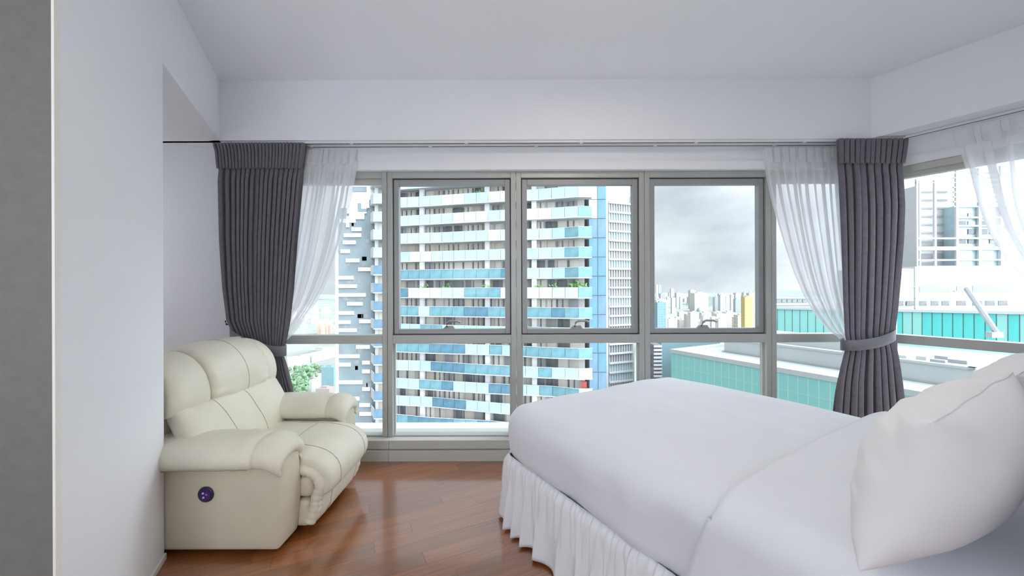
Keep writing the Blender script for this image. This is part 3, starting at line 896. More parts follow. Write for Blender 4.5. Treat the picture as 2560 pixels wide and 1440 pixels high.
def Pwing(yin, yout):
    def P(s, t):
        x, z = hp(s); u = (t + 1) / 2
        k = u ** 2
        return Vector((x - 0.015 - 0.03 * k, lerp(yin, yout, u), z - 0.012 - 0.055 * k * max(0, (s + 0.3))))
    return P
wm, _ = pad(Pwing(-0.205, -0.43), 0.056, 32, 18, 5.0, 3.0, dn=0.07)
wm.f = wm.f
w1 = wm.build('wing_cushion', 'leather', ch, True)
wm, _ = pad(flip(Pwing(0.245, 0.395)), 0.056, 32, 18, 5.0, 3.0, dn=0.07)
w2 = wm.build('wing_cushion', 'leather', ch, True)
# ------------------------------------------------------------------ bed
BL, BW = 2.09, 1.40
MT = 0.655                       # mattress top
bed = thing('bed', 'double bed made up in white with a gathered skirt', 'bed', (FB.x, FB.y, 0), rz=math.atan2(dB.y, dB.x))
# local axes: x along (foot->head), y: dB rotated +90deg = wB
def sheet_def(q):
    q = q.copy()
    x, y, z = q.x, q.y, q.z
    side = min(1, max(0, (MT - 0.03 - z) / 0.10))
    # slight crown and soft rumples of the top
    if z > MT - 0.06:
        cx = (x - 1.0) / 1.05; cy = (y - BW / 2) / (BW / 2)
        q.z += 0.030 * max(0, 1 - cx ** 4) * max(0, 1 - cy ** 4) - 0.012 * max(0, -cx) ** 6
        q.z += 0.007 * nz(x * 2.2, y * 2.6, 1.0) + 0.006 * nz(x * 3.2 + y * 2, y * 7.0, 5.0)
    # hanging folds on the sides: vertical creases, stronger near the foot corner
    if side > 0:
        fo = 0.020 * nz(x * 6.0, z * 0.8, 11.0) + 0.006 * nz(x * 15.0, z * 1.2, 3.0) + 0.022 * nz(x * 2.2 + z * 2, z * 2.0, 8.0)
        if y < 0.14: q.y -= side * (fo + 0.008)
        if y > BW - 0.14: q.y += side * (fo + 0.004)
        fo2 = 0.008 * nz(y * 9.0, z * 0.8, 21.0) + 0.006 * nz(y * 21.0, z, 2.0)
        if x < 0.14: q.x -= side * (fo2 + 0.006)
    # tucked in at the bottom
    tk = max(0, (0.40 - z) / 0.08)
    if tk > 0:
        q.x = lerp(q.x, max(q.x, 0.03), min(1, tk) * 0.6)
        q.y = lerp(q.y, max(0.03, min(BW - 0.03, q.y)), min(1, tk) * 0.6)
    return q
mt = rbox(0.0, BL, 0.0, BW, 0.325, MT, 0.085, (110, 80, 14), 6, sheet_def).build('mattress', 'linen', bed, True)
tag(mt, 'mattress under a smooth white sheet')
rbox(0.06, BL, 0.06, BW - 0.06, 0.05, 0.34, 0.02, 2, 2).build('bed_base', 'linen_skirt', bed, True)
# gathered skirt round foot and both sides
path = [(BL, -0.0), (0.05, 0.0)]
def skirt_pts():
    pts = []
    n1 = 420; 
    for i in range(n1): pts.append((lerp(BL, 0.06, i / n1), 0.0, 0, -1))
    for i in range(24):
        a = i / 24 * math.pi / 2
        pts.append((0.06 - 0.06 * math.sin(a), 0.06 - 0.06 * math.cos(a), -math.sin(a), -math.cos(a)))
    n2 = 260
    for i in range(n2): pts.append((0.0, lerp(0.06, BW - 0.06, i / n2), -1, 0))
    for i in range(24):
        a = i / 24 * math.pi / 2
        pts.append((0.06 - 0.06 * math.cos(a), BW - 0.06 + 0.06 * math.sin(a), -math.cos(a), math.sin(a)))
    for i in range(n1 + 1): pts.append((lerp(0.06, BL, i / n1), BW, 0, 1))
    return pts
sk = MB(); pts = skirt_pts(); NV = 22; acc = 0
dist = [0]
for a, b in zip(pts, pts[1:]): dist.append(dist[-1] + math.dist(a[:2], b[:2]))
for i, (x, y, nx, ny) in enumerate(pts):
    s = dist[i]
    f1 = 1 - 2 * abs(math.sin(math.pi * (s / 0.105 + 0.75 * nz(s * 3.1, 0.3, 4)))) ** 1.1
    f1 *= (0.75 + 0.7 * nz(s * 2.3, 5, 5))
    f2 = math.sin(2 * math.pi * (s / 0.032 + 0.8 * nz(s * 9, 2, 1)))
    f3 = 1 - 2 * abs(math.sin(math.pi * (s / 0.047 + 0.8 * nz(s * 5, 2, 7)))) ** 0.7
    for j in range(NV + 1):
        v = j / NV
        z = lerp(0.375, 0.012, v)
        puff = 0.012 + 0.014 * math.sin(min(1, v * 7) * math.pi / 2)
        off = puff + f2 * 0.0055 * max(0, 1 - v * 2.6) + f3 * 0.010 * math.sin(min(1, v * 1.6) * math.pi) + f1 * 0.032 * v ** 0.8 + 0.022 * v
        if v < 0.06: off -= 0.012 * (1 - v / 0.06)
        sk.v.append((x + nx * off, y + ny * off, z + (0.006 * nz(s * 6, 1, 1) if v > 0.9 else 0) + 0.004 * f2 * (1 if j == 0 else 0)))
for i in range(len(pts) - 1):
    for j in range(NV):
        a = i * (NV + 1) + j
        sk.f.append((a, a + 1, a + NV + 2, a + NV + 1))
thick(sk.build('bed_skirt', 'linen_skirt', bed, True), 0.002)
hbd = rbox(BL + 0.015, BL + 0.085, -0.06, BW + 0.06, 0.0, 1.12, 0.02, 2, 3).build('headboard', 'headboard_wood', bed, True)
for (lx, ly) in ((0.10, 0.10), (0.10, BW - 0.10), (BL - 0.1, 0.10), (BL - 0.1, BW - 0.10)):
    MB().lathe([(0.025, 0.0), (0.03, 0.06)], 12, 'z', (lx, ly, 0)).build('leg', 'dark_under', bed)

# turned-down sheet lying across the head half of the bed, hanging over the near side
ts = thing('folded_sheet', 'white turned-down sheet laid across the head half of the bed', 'sheet', (FB.x, FB.y, 0), rz=math.atan2(dB.y, dB.x))
sh = MB(); NU, NW = 50, 150
def sheet_y(wv):
    """arc length wv over near edge: returns (y, z) of the cross profile just above the mattress"""
    r = 0.09; top = MT + 0.038
    if wv < 0.0:
        return None
    drop = 0.30
    if wv < drop:
        return (-0.030 - 0.012 * (1 - wv / drop) ** 1.0, lerp(0.335, top - r, wv / drop))
    a = r * math.pi / 2
    if wv < drop + a:
        th = (wv - drop) / a * math.pi / 2
        return (-0.030 + r - r * math.cos(th), top - r + r * math.sin(th))
    L = BW + 0.06 - 2 * r
    if wv < drop + a + L:
        return (-0.030 + r + (wv - drop - a), top)
    if wv < drop + 2 * a + L:
        th = (wv - drop - a - L) / a * math.pi / 2
        return (BW + 0.03 - r + r * math.sin(th), top - r + r * math.cos(th))
    return (BW + 0.03 + 0.01, top - r - (wv - drop - 2 * a - L))
TOT = 0.30 * 2 + 0.09 * math.pi + BW + 0.06 - 0.18
for i in range(NU + 1):
    u = i / NU
    for j in range(NW + 1):
        wv = j / NW * TOT
        y, z = sheet_y(wv)
        hang = max(0, 1 - wv / 0.36)
        edge0 = 1.215 + 0.02 * nz(wv * 2, 0.4, 2) - 0.075 * hang
        x = lerp(edge0, 2.045, u)
        roll = 0.018 * math.exp(-(x - edge0) / 0.05) * (1 if u > 0 else 0.0)
        fo = 0.012 * nz(x * 9, wv * 0.8, 31) + 0.008 * nz(x * 20, wv * 1.0, 35)
        if wv < 0.40:
            y -= hang * (fo * 1.6 + 0.014)
        top_w = 1 if 0.42 < wv < TOT - 0.42 else 0.4
        cx = (x - 1.0) / 1.05; cy = (y - BW / 2) / (BW / 2)
        zz = z
        if z > MT - 0.02:
            zz += 0.030 * max(0, 1 - min(1, abs(cx)) ** 4) * max(0, 1 - min(1, abs(cy)) ** 4) * (1 if abs(cy) < 1 else 0)
            zz += 0.007 * nz(x * 2.2, y * 2.6, 1.0) + top_w * 0.005 * nz(x * 4.0, y * 3.0, 25.0) + roll
            zz -= 0.022 * (1 if u == 0 else 0)
        sh.v.append((x, y, zz))
for i in range(NU):
    for j in range(NW):
        a = i * (NW + 1) + j
        sh.f.append((a, a + NW + 1, a + NW + 2, a + 1))
thick(sh.build('sheet', 'linen', ts, True), 0.006)

# pillows: lower edge on the bed, leaning back towards the headboard
def pillow(label, al0, z0, al1, z1, w0, w1, th, seed, group):
    cxp = bp((al0 + al1) / 2, (w0 + w1) / 2)
    pt = thing('pillow', label, 'pillow', (cxp.x, cxp.y, min(z0, z1)), group)
    def P(s, t):
        al = lerp(al0, al1, (s + 1) / 2); z = lerp(z0, z1, (s + 1) / 2)
        # pinched corners
        k = 1 - 0.05 * (abs(s) ** 3) * (1 - abs(t) ** 2) 
        wv = lerp(w0, w1, (t + 1) / 2)
        wc = (w0 + w1) / 2; wv = wc + (wv - wc) * (1 - 0.04 * (1 - s * s))
        q = bp(al, wv)
        return Vector((q.x - cxp.x, q.y - cxp.y, z - min(z0, z1) + 0.012 * nz(t * 2, s * 2, seed)))
    wr = lambda s, t: 0.010 * nz(s * 2.2, t * 2.6, seed) + 0.006 * nz(s * 6.0 + t * 2, t * 5, seed + 3) + 0.004 * math.sin(9 * s + 6 * nz(s * 2, t * 3, seed)) * max(0, abs(t) - 0.5)
    mb, top = pad(P, th, 48, 48, 2.0, 2.15, wr=wr)
    cs = mb.build('pillow_case', 'pillow_linen', pt, True)
    ring = [P(1, -0.98 + 1.96 * i / 30) for i in range(31)]
    MB().tube(ring, 0.0025, 6).build('seam', 'pillow_linen', cs, True)
    return pt
pillow('white pillow standing nearest to the viewer on the bed edge', 1.575, 0.735, 1.675, 1.060, -0.10, 0.67, 0.120, 3.0, 'pillows at the head of the bed')
pillow('white pillow on the far side of the bed towards the window', 1.580, 0.735, 1.680, 1.05, 0.69, 1.40, 0.118, 13.0, 'pillows at the head of the bed')
pillow('upright white pillow against the headboard behind the nearest pillow', 1.850, 0.725, 1.885, 1.13, -0.13, 0.64, 0.092, 23.0, 'pillows at the head of the bed')

# ------------------------------------------------------------------ ceiling lamp (out of frame, overhead)
LX, LY = 0.52, 1.56
lamp = thing('ceiling_lamp', 'round flush ceiling lamp over the foot of the bed, just above the picture', 'lamp', (LX, LY, CEIL))
MB().lathe([(0.10, -0.001), (0.31, -0.001), (0.31, -0.035), (0.295, -0.04)], 40).build('base', 'lamp_metal', lamp, True)
MB().lathe([(0.29, -0.036), (0.285, -0.055), (0.22, -0.07), (0.02, -0.075)], 40).build('diffuser', 'lamp_glass', lamp, True)
ld = bpy.data.lights.new('lamp_light', 'AREA'); ld.shape = 'DISK'; ld.size = 0.56
ld.energy = LAMP_W; ld.color = (1.0, 0.90, 0.80)
lo = bpy.data.objects.new('lamp_light', ld); col.objects.link(lo)
lo.location = (0, 0, -0.08); lo.parent = lamp
# globe light added to brighten the niche, unseen behind the left wall
sc_ = thing('niche_fill_light', 'added white globe fill light deep in the niche, unseen behind the left wall', 'lamp', (-3.45, 2.25, 1.55))
MB().lathe([(0.01, 0.118)] + [(0.12 * math.sin(a * math.pi / 12), 0.12 * math.cos(a * math.pi / 12)) for a in range(1, 12)] + [(0.01, -0.118)], 20).build('globe', 'niche_fill_glow', sc_, True)
MB().tube([(-0.11, 0, 0), (-0.58, 0, 0)], 0.012, 8).build('arm', 'lamp_metal', sc_, True)
MB().box(-0.60, -0.58, -0.06, 0.06, -0.06, 0.06).build('wall_plate', 'lamp_metal', sc_)
# drum-shaded fill lamp, added unseen behind the viewer to brighten the room
gx, gy = -0.80, -0.72
pg = thing('added_fill_lamp', 'added fill lamp with a large white drum shade, unseen behind the viewer', 'lamp', (gx, gy, 0))
MB().lathe([(0.17, 0.0), (0.17, 0.015), (0.02, 0.03)], 28).build('base', 'lamp_metal', pg, True)
MB().tube([(0, 0, 0.02), (0, 0, 1.30)], 0.012, 10).build('pole', 'lamp_metal', pg, True)
MB().lathe([(0.02, 1.20), (0.32, 1.20), (0.28, 1.66), (0.02, 1.66)], 24).build('shade', 'fill_lamp_glow', pg)

# ================================================================== outside the windows
def W3(px, py, Y): return Vector((P2(px, Y), Y, Z2(py, Y)))
GZ = -105.0
struct_ground = MB().box(-5000, 6000, 25, 7000, GZ - 1, GZ).build('ground', 'ground_city')
struct(struct_ground)
unit = {}
def ubox(m):
    if m not in unit:
        unit[m] = MB().box(-0.5, 0.5, -0.5, 0.5, -0.5, 0.5).mesh('unit_' + m, m)
    return unit[m]
def ub(name, m, parent, c, size, rz=0.0, rx=0.0):
    """box part with shared mesh; c in world coordinates"""
    o = bpy.data.objects.new(name, ubox(m)); col.objects.link(o)
    pl = parent.location if parent else Vector((0, 0, 0))
    o.location = (c[0] - pl.x, c[1] - pl.y, c[2] - pl.z); o.rotation_euler = (rx, 0, rz); o.scale = size
    if parent: o.parent = parent
    return o
def plocal(mb, parent):
    pl = parent.location
    mb.v = [(x - pl.x, y - pl.y, z - pl.z) for (x, y, z) in mb.v]; return mb
rnd = random.Random(21)

# ---------------------------------------------------------------- balcony tower opposite
T0 = Vector((-21.6, 66.4)); T1 = Vector((12.1, 58.0))
te = (T1 - T0); TL = te.length; te.normalize(); tn = Vector((te.y, -te.x))   # tn towards us
t_rz = math.atan2(te.y, te.x)
PITCH = 3.08
tower = thing('apartment_tower', 'curved apartment tower with blue glass balconies straight across', 'building', (-5, 64, GZ))
def TP(u, out): return T0 + te * u + tn * out
KMIN, KMAX = -8, 7
plocal(MB().prism([TP(0.5, -1.6), TP(TL - 1.2, -1.6), (11.5, 74), (-19, 80)], GZ, 30), tower).build('body', 'tower_wall', tower)
NP = 17
step = TL / NP
palette = {  # sky and neighbour reflections painted as glass tint: lighter high up, deeper low down
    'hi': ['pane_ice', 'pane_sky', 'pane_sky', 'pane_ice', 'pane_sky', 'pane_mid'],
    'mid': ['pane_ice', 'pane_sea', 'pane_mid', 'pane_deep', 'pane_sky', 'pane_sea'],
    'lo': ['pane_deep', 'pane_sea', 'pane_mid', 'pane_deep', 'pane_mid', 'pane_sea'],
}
for k in range(KMIN, KMAX + 1):
    zt = 1.35 + PITCH * k
    # zigzag balcony edge
    kn = [0.0]
    offs = [rnd.uniform(-0.5, 0.1)]
    knots = [0, rnd.choice([3, 4, 5]), rnd.choice([8, 9, 10]), rnd.choice([13, 14]), 16, 17]
    vals = [rnd.uniform(-0.7, 0.6) for _ in knots]; vals[-2] = 0.25; vals[-1] = -0.45
    def edge(i): return interp(list(zip(knots, vals)), i)
    poly = [TP(i * step, edge(i) + 0.06) for i in knots] + [TP(TL - 0.2, -1.7), TP(0, -1.7)]
    plocal(MB().prism(poly, zt - 1.70, zt - 1.55), tower).build('slab', 'concrete_pale', tower)
    rail = MB()
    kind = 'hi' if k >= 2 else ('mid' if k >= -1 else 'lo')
    run = 0; cur = None
    for i in range(NP):
        a = TP(i * step, edge(i)); b = TP((i + 1) * step, edge(i + 1))
        d = b - a
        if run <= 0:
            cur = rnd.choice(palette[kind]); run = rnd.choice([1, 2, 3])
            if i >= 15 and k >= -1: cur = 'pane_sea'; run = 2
        run -= 1
        c = (a + b) / 2
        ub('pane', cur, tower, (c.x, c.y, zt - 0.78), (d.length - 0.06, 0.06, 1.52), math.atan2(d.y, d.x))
        rail.seg(a, b, 0.10, zt - 0.02, zt + 0.035)
    plocal(rail, tower).build('rail', 'concrete_white', tower)
    # recessed facade: curtained and dark windows
    nwin = 18
    for i in range(nwin):
        u = 1.2 + (TL - 3.2) * (i + 0.5) / nwin
        if k == 2: mm = 'win_beige'
        elif k == 0: mm = rnd.choice(['win_grey', 'win_beige', 'win_dark', 'win_grey'])
        else: mm = rnd.choice(['win_cream', 'win_cream', 'win_beige', 'win_dark', 'win_grey', 'win_cream'])
        wdt = rnd.choice([1.0, 1.45, 1.45, 1.2])
        p = TP(u, -1.52)
        ub('window', mm, tower, (p.x, p.y, zt - 0.13), (wdt, 0.12, 2.76), t_rz)
    mull = MB()
    for i in range(nwin * 2):
        u = 1.2 + (TL - 3.2) * i / (nwin * 2)
        if rnd.random() < 0.6:
            p = TP(u, -1.42); q = TP(u + 0.14, -1.42)
            mull.seg(p, q, 0.10, zt - 1.5, zt + 1.2)
    ml = plocal(mull, tower).build('mullion', 'win_dark', tower); ml['kind'] = 'stuff'
# white columns rising behind the balconies
for px in (1056, 1219, 1336):
    r = (px - 1280) / F
    # intersect sight line with out = -1.0 line
    a = TP(0, -0.85); t = (r * a.y - a.x) / (te.x - r * te.y)
    p = a + te * t
    ub('column', 'concrete_white', tower, (p.x, p.y, -5), (0.75, 0.6, 66), t_rz)
# balcony plants and odds and ends
def bush(parent, c, s, seed, name='balcony_plant', m='plant_green'):
    mb = MB(); rr = random.Random(seed)
    for q in range(26):
        p = Vector((rr.gauss(0, 0.45), rr.gauss(0, 0.2), abs(rr.gauss(0.35, 0.28)))) * s
        a = Vector((rr.uniform(-1, 1), rr.uniform(-1, 1), rr.uniform(-0.3, 1))).normalized() * 0.28 * s
        b = a.orthogonal().normalized() * 0.14 * s
        mb.add([p - a, p + b, p + a, p - b], [(0, 1, 2, 3)])
    pl = parent.location
    mb.v = [(x + c[0] - pl.x, y + c[1] - pl.y, z + c[2] - pl.z) for (x, y, z) in mb.v]
    return mb.build(name, m, parent)
for i, (px, k) in enumerate(((1205, 5), (1215, 0), (1060, 0), (1120, 0), (1345, 0), (1385, 0), (1440, 0))):
    r = (px - 1280) / F; a = TP(0, -0.7); t = (r * a.y - a.x) / (te.x - r * te.y); p = a + te * t
    bush(tower, (p.x, p.y, 1.35 + PITCH * k - 0.1 if k else 1.35 - 0.15), 0.9 if px != 1440 else 1.6, 40 + i)
p = TP(TL - 1.3, -0.6)
ub('laundry', 'toy_red', tower, (p.x, p.y, 1.35 - 5 * PITCH + 0.5), (0.8, 0.4, 1.0), t_rz)

# glass stair core at the tower's right end
core = thing('glass_stair_core', 'narrow blue glass core at the right end of the balcony tower', 'building', (13.5, 62.5, GZ))
cx0, cx1, cyf = 12.35, 15.15, 61.6
plocal(MB().box(cx0 + 0.05, cx1 - 0.05, cyf + 0.1, cyf + 8, GZ, 40), core).build('body', 'slate_deep', core)
for j in range(-9, 8):
    for i in range(2):
        xm = cx0 + (cx1 - cx0) * (i + 0.5) / 2
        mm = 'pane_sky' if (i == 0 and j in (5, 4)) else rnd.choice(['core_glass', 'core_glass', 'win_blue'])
        ub('pane', mm, core, (xm, cyf, 1.6 + PITCH * j), ((cx1 - cx0) / 2 - 0.07, 0.1, PITCH - 0.09))

# ---------------------------------------------------------------- finned block behind the core
fin = thing('finned_tower', 'pale tower with white floor bands and upright fins behind the glass core', 'building', (35, 128, GZ))
fx0, fx1, fy0, fy1 = P2(1515, 122), P2(1583, 126), 122.0, 126.0
fd = Vector((fx1 - fx0, fy1 - fy0)); fl_ = fd.length; fd.normalize(); fnn = Vector((fd.y, -fd.x)); f_rz = math.atan2(fd.y, fd.x)
def FP(u, o): return Vector((fx0, fy0)) + fd * u + fnn * o
plocal(MB().prism([FP(0, -0.6), FP(fl_, -0.6), FP(fl_, -16), FP(0, -16)], GZ, 36.5), fin).build('body', 'concrete_pale', fin)
for j in range(-14, 12):
    z = 1.3 + 3.02 * j
    if z > 30: continue
    c = FP(fl_ / 2 + 0.35, 0.0)
    ub('floor_band', 'concrete_white', fin, (c.x, c.y, z), (fl_ - 1.4, 0.8, 0.55), f_rz)
    c = FP(fl_ / 2 + 0.35, -0.52)
    ub('window_strip', rnd.choice(['win_grey', 'concrete_grey', 'pane_mid']), fin, (c.x, c.y, z + 1.5), (fl_ - 1.6, 0.2, 2.3), f_rz)
fins = MB()
for j in range(10):
    u = 1.2 + (fl_ - 1.9) * j / 9
    fins.seg(FP(u, -0.25), FP(u + 0.26, -0.25), 0.4, -45, 29)
fo_ = plocal(fins, fin).build('fins', 'concrete_pale', fin); fo_['kind'] = 'stuff'
ub('corner_pier', 'concrete_white', fin, (*FP(0.25, -0.2), -20), (0.7, 0.9, 112), f_rz)
ub('corner_pier', 'concrete_pale', fin, (*FP(fl_ - 0.15, -0.2), -20), (0.6, 0.9, 112), f_rz)

# ---------------------------------------------------------------- slate wing with white dashes, left
wing = thing('slate_wing', 'slate grey wing with scattered white bars, partly behind the left sheer', 'building', (-28, 72, GZ))
YW = 68.5
wx0, wx1 = P2(846, YW), P2(936, YW)
plocal(MB().box(wx0, -24.15, YW, YW + 10, GZ, 22), wing).build('body', 'slate_panel', wing)
ub('corner_strip', 'concrete_white', wing, (wx0 - 0.2, YW - 0.05, -39), (0.45, 0.5, 122))
dash = [  # (x0, x1, y) in the photograph, all on this facade plane
    (880, 905, 573), (860, 904, 588), (858, 890, 606), (852, 875, 628), (865, 899, 651), (896, 930, 673), (846, 884, 694), (846, 892, 715), (846, 915, 737),
    (868, 907, 759), (846, 885, 782), (846, 876, 805), (898, 932, 803), (846, 892, 825), (846, 899, 890), (905, 925, 906), (846, 876, 911), (905, 925, 928),
    (846, 906, 955), (905, 925, 972), (846, 898, 996), (898, 925, 1012), (898, 928, 1034), (846, 880, 1050), (846, 892, 847), (890, 925, 867), (850, 890, 552)]
for (x0, x1, y) in dash:
    a = W3(x0, y, YW - 0.1); b = W3(x1, y, YW - 0.1)
    ub('white_bar', 'concrete_white', wing, ((a.x + b.x) / 2, YW - 0.1, a.z), (b.x - a.x, 0.3, 0.66))
# white crown with pixel-like steps
for (x0, x1, y0, y1) in ((846, 925, 440, 520), (868, 918, 520, 534), (874, 912, 534, 548), (866, 874, 540, 568), (925, 940, 440, 500)):
    a = W3(x0, y0, YW - 0.12); b = W3(x1, y1, YW - 0.12)
    ub('white_panel', 'concrete_white', wing, ((a.x + b.x) / 2, YW - 0.12, (a.z + b.z) / 2), (b.x - a.x, 0.3, a.z - b.z))
for (x0, x1, y0, y1) in ((884, 917, 467, 479), (896, 903, 508, 528), (903, 918, 522, 528)):
    a = W3(x0, y0, YW - 0.3); b = W3(x1, y1, YW - 0.3)
    ub('slate_inset', 'slate_panel', wing, ((a.x + b.x) / 2, YW - 0.30, (a.z + b.z) / 2), (b.x - a.x, 0.3, a.z - b.z))
win_rows = MB()
for k in range(-8, 6):
    for q in range(5):
        if rnd.random() < 0.55:
            x = rnd.uniform(wx0 + 0.6, wx1 - 1.2); z = 2.2 + PITCH * k + rnd.choice([0, 1.0])
            win_rows.box(x, x + rnd.uniform(0.5, 1.1), YW - 0.04, YW + 0.1, z, z + 0.7)
o_ = plocal(win_rows, wing).build('small_windows', 'win_grey', wing); o_['kind'] = 'stuff'

# white angular balconies between wing and tower
bal = thing('corner_balconies', 'stack of white angular balconies with blue windows left of the tower', 'building', (-24, 68, GZ))
YB = 66.6
plocal(MB().box(P2(934, YB), P2(962, YB), YB + 0.6, YB + 6, GZ, 30), bal).build('body', 'concrete_white', bal)
for k in range(-8, 7):
    z0 = 0.9 + PITCH * k
    xa, xb, xc = P2(919, YB), P2(938, YB), P2(962, YB)
    # sloping white side cheek
    dip = 0.9 if k >= 0 else -1.0
    mb = MB()
    mb.add([(xa, YB + 1.4, z0 - 0.3), (xb, YB - 0.9, z0 - 0.3 + dip * 0.0), (xb, YB - 0.9, z0 + 1.35), (xa, YB + 1.4, z0 + 1.35),
            (xa, YB + 1.7, z0 - 0.3), (xb, YB - 0.6, z0 - 0.3), (xb, YB - 0.6, z0 + 1.35), (xa, YB + 1.7, z0 + 1.35)],
           [(0, 1, 2, 3), (7, 6, 5, 4), (0, 4, 5, 1), (1, 5, 6, 2), (2, 6, 7, 3), (3, 7, 4, 0)])
    plocal(mb, bal).build('balcony_cheek', 'concrete_white', bal)
    mb = MB().prism([(xa, YB + 1.7), (xb, YB - 0.9), (xc, YB - 0.9), (xc, YB + 1.7)], z0 - 0.45, z0 - 0.25)
    plocal(mb, bal).build('slab', 'concrete_pale', bal)
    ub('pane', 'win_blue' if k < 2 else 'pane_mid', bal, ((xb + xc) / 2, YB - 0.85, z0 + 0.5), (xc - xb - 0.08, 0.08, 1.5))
    ub('window', rnd.choice(['win_cream', 'win_grey', 'win_beige']), bal, ((xb + xc) / 2 + 0.2, YB + 0.55, z0 + 1.5), (1.2, 0.1, 2.1))

# ---------------------------------------------------------------- teal glass office podium, right
RZ = -13.7
def at_z(px, py, z):
    Y = (CAMZ - z) * F / (py - 721.0); return Vector((P2(px, Y), Y))
pA = at_z(1678, 875, RZ); pB = at_z(2400, 1000, RZ)
pe = (pB - pA); PL = pe.length; pe.normalize(); pnv = Vector((pe.y, -pe.x))
if pnv.x > 0: pnv = -pnv          # towards us (left)
p_rz = math.atan2(pe.y, pe.x)
pod = thing('teal_office_podium', 'low teal glass office block with pale flat roof below the right windows', 'building', (pA.x, pA.y, GZ))
EXT = 30.0
def PP(u, o): return pA + pe * u + pnv * o
plocal(MB().prism([PP(0, -0.2), PP(PL + EXT, -0.2), PP(PL + EXT, -75), PP(0, -40)], GZ, RZ - 0.9), pod).build('body', 'concrete_pale', pod)
plocal(MB().prism([PP(0, -1.2), PP(PL + EXT, -1.2), PP(PL + EXT, -75), PP(0, -40)], RZ - 0.9, RZ - 0.7), pod).build('roof', 'roof_pale', pod)
par = MB().prism([PP(-0.2, 0.2), PP(PL + EXT, 0.2), PP(PL + EXT, -1.2), PP(-0.2, -1.2)], RZ - 0.9, RZ)
par.prism([PP(-0.2, -1.2), PP(1.0, -1.2), PP(1.0, -40), PP(-0.2, -40)], RZ - 0.9, RZ)
plocal(par, pod).build('parapet', 'roof_light', pod)
npan = int((PL + 14) / 1.62)
for i in range(npan):
    for j in range(4):
        c = PP((i + 0.5) * 1.62, 0.02)
        ub('glass_panel', 'teal_glass', pod, (c.x, c.y, RZ - 0.95 - 3.1 * (j + 0.5)), (1.62 - 0.15, 0.06, 3.02), p_rz)
plocal(MB().prism([PP(0, 0.04), PP(PL + EXT, 0.04), PP(PL + EXT, -0.18), PP(0, -0.18)], RZ - 30, RZ - 0.85), pod).build('joint_backing', 'teal_line', pod)
# plant storey on the roof
bc = at_z(2433, 980, RZ - 0.7)
ub_ = (bc - pA).dot(pe); uo = (bc - pA).dot(pnv)
b0 = at_z(1792, 884, RZ - 0.7)
u0 = (b0 - pA).dot(pe)
H1 = 3.0
plocal(MB().prism([PP(u0, uo), PP(ub_, uo), PP(ub_, uo - 26), PP(u0, uo - 18)], RZ - 0.7, RZ - 0.7 + H1), pod).build('plant_storey', 'concrete_pale', pod)
cap = MB().prism([PP(u0 - 0.2, uo + 0.2), PP(ub_ + 0.2, uo + 0.2), PP(ub_ + 0.2, uo - 0.8), PP(u0 - 0.2, uo - 0.8)], RZ - 0.7 + H1, RZ - 0.3 + H1)
cap.prism([PP(ub_ - 0.6, uo + 0.2), PP(ub_ + 0.2, uo + 0.2), PP(ub_ + 0.2, uo - 26), PP(ub_ - 0.6, uo - 26)], RZ - 0.7 + H1, RZ - 0.3 + H1)
plocal(cap, pod).build('coping', 'roof_light', pod)
gut = MB().prism([PP(u0 - 0.2, uo + 0.5), PP(ub_ + 0.4, uo + 0.5), PP(ub_ + 0.4, uo + 0.1), PP(u0 - 0.2, uo + 0.1)], RZ - 0.7, RZ - 0.5)
plocal(gut, pod).build('gutter', 'concrete_grey', pod)
H2 = 1.6
plocal(MB().prism([PP(u0 + 2, uo - 4.5), PP(ub_ - 14, uo - 4.5), PP(ub_ - 14, uo - 16), PP(u0 + 2, uo - 16)], RZ - 0.7 + H1, RZ - 0.7 + H1 + H2), pod).build('upper_step', 'roof_light', pod)
for i, (du, do, s) in enumerate(((-4.5, -3.2, 1.1), (-7, -5.0, 0.8), (-3, -6.0, 1.4), (-9, -3.6, 0.7), (-5.5, -8.5, 1.0))):
    c = PP(ub_ + du, uo + do)
    ub('roof_unit', ('concrete_grey', 'concrete_pale')[i % 2], pod, (c.x, c.y, RZ - 0.7 + H1 + 0.3), (s * 1.6, s, 0.6), p_rz)

# blue-grey slab block and striped block past the podium's left end
blk = thing('blue_grey_block', 'plain blue grey block behind the left end of the teal podium', 'building', (P2(1700, 112), 114, GZ))
plocal(MB().box(P2(1653, 112), P2(1800, 112), 112, 130, GZ, Z2(857, 112)), blk).build('body', 'block_blue', blk)
ub('parapet', 'roof_light', blk, (P2(1740, 112), 113, Z2(855, 112)), (P2(1800, 112) - P2(1690, 112), 0.6, 0.5))
ub('roof_unit', 'concrete_pale', blk, (P2(1780, 112), 116, Z2(851, 112)), (3, 2, 1.0))
strp = thing('striped_block', 'small block with black and white horizontal stripes beside the blue grey block', 'building', (P2(1640, 106), 108, GZ))
plocal(MB().box(P2(1634, 106), P2(1653, 106), 106, 111, GZ, Z2(864, 106)), strp).build('body', 'win_dark', strp)
for j in range(10):
    y = 868 + j * 9.3
    ub('white_band', 'concrete_white', strp, (P2(1643.5, 106), 105.9, Z2(y, 106)), (P2(1653, 106) - P2(1634, 106) + 0.1, 0.4, 0.56))

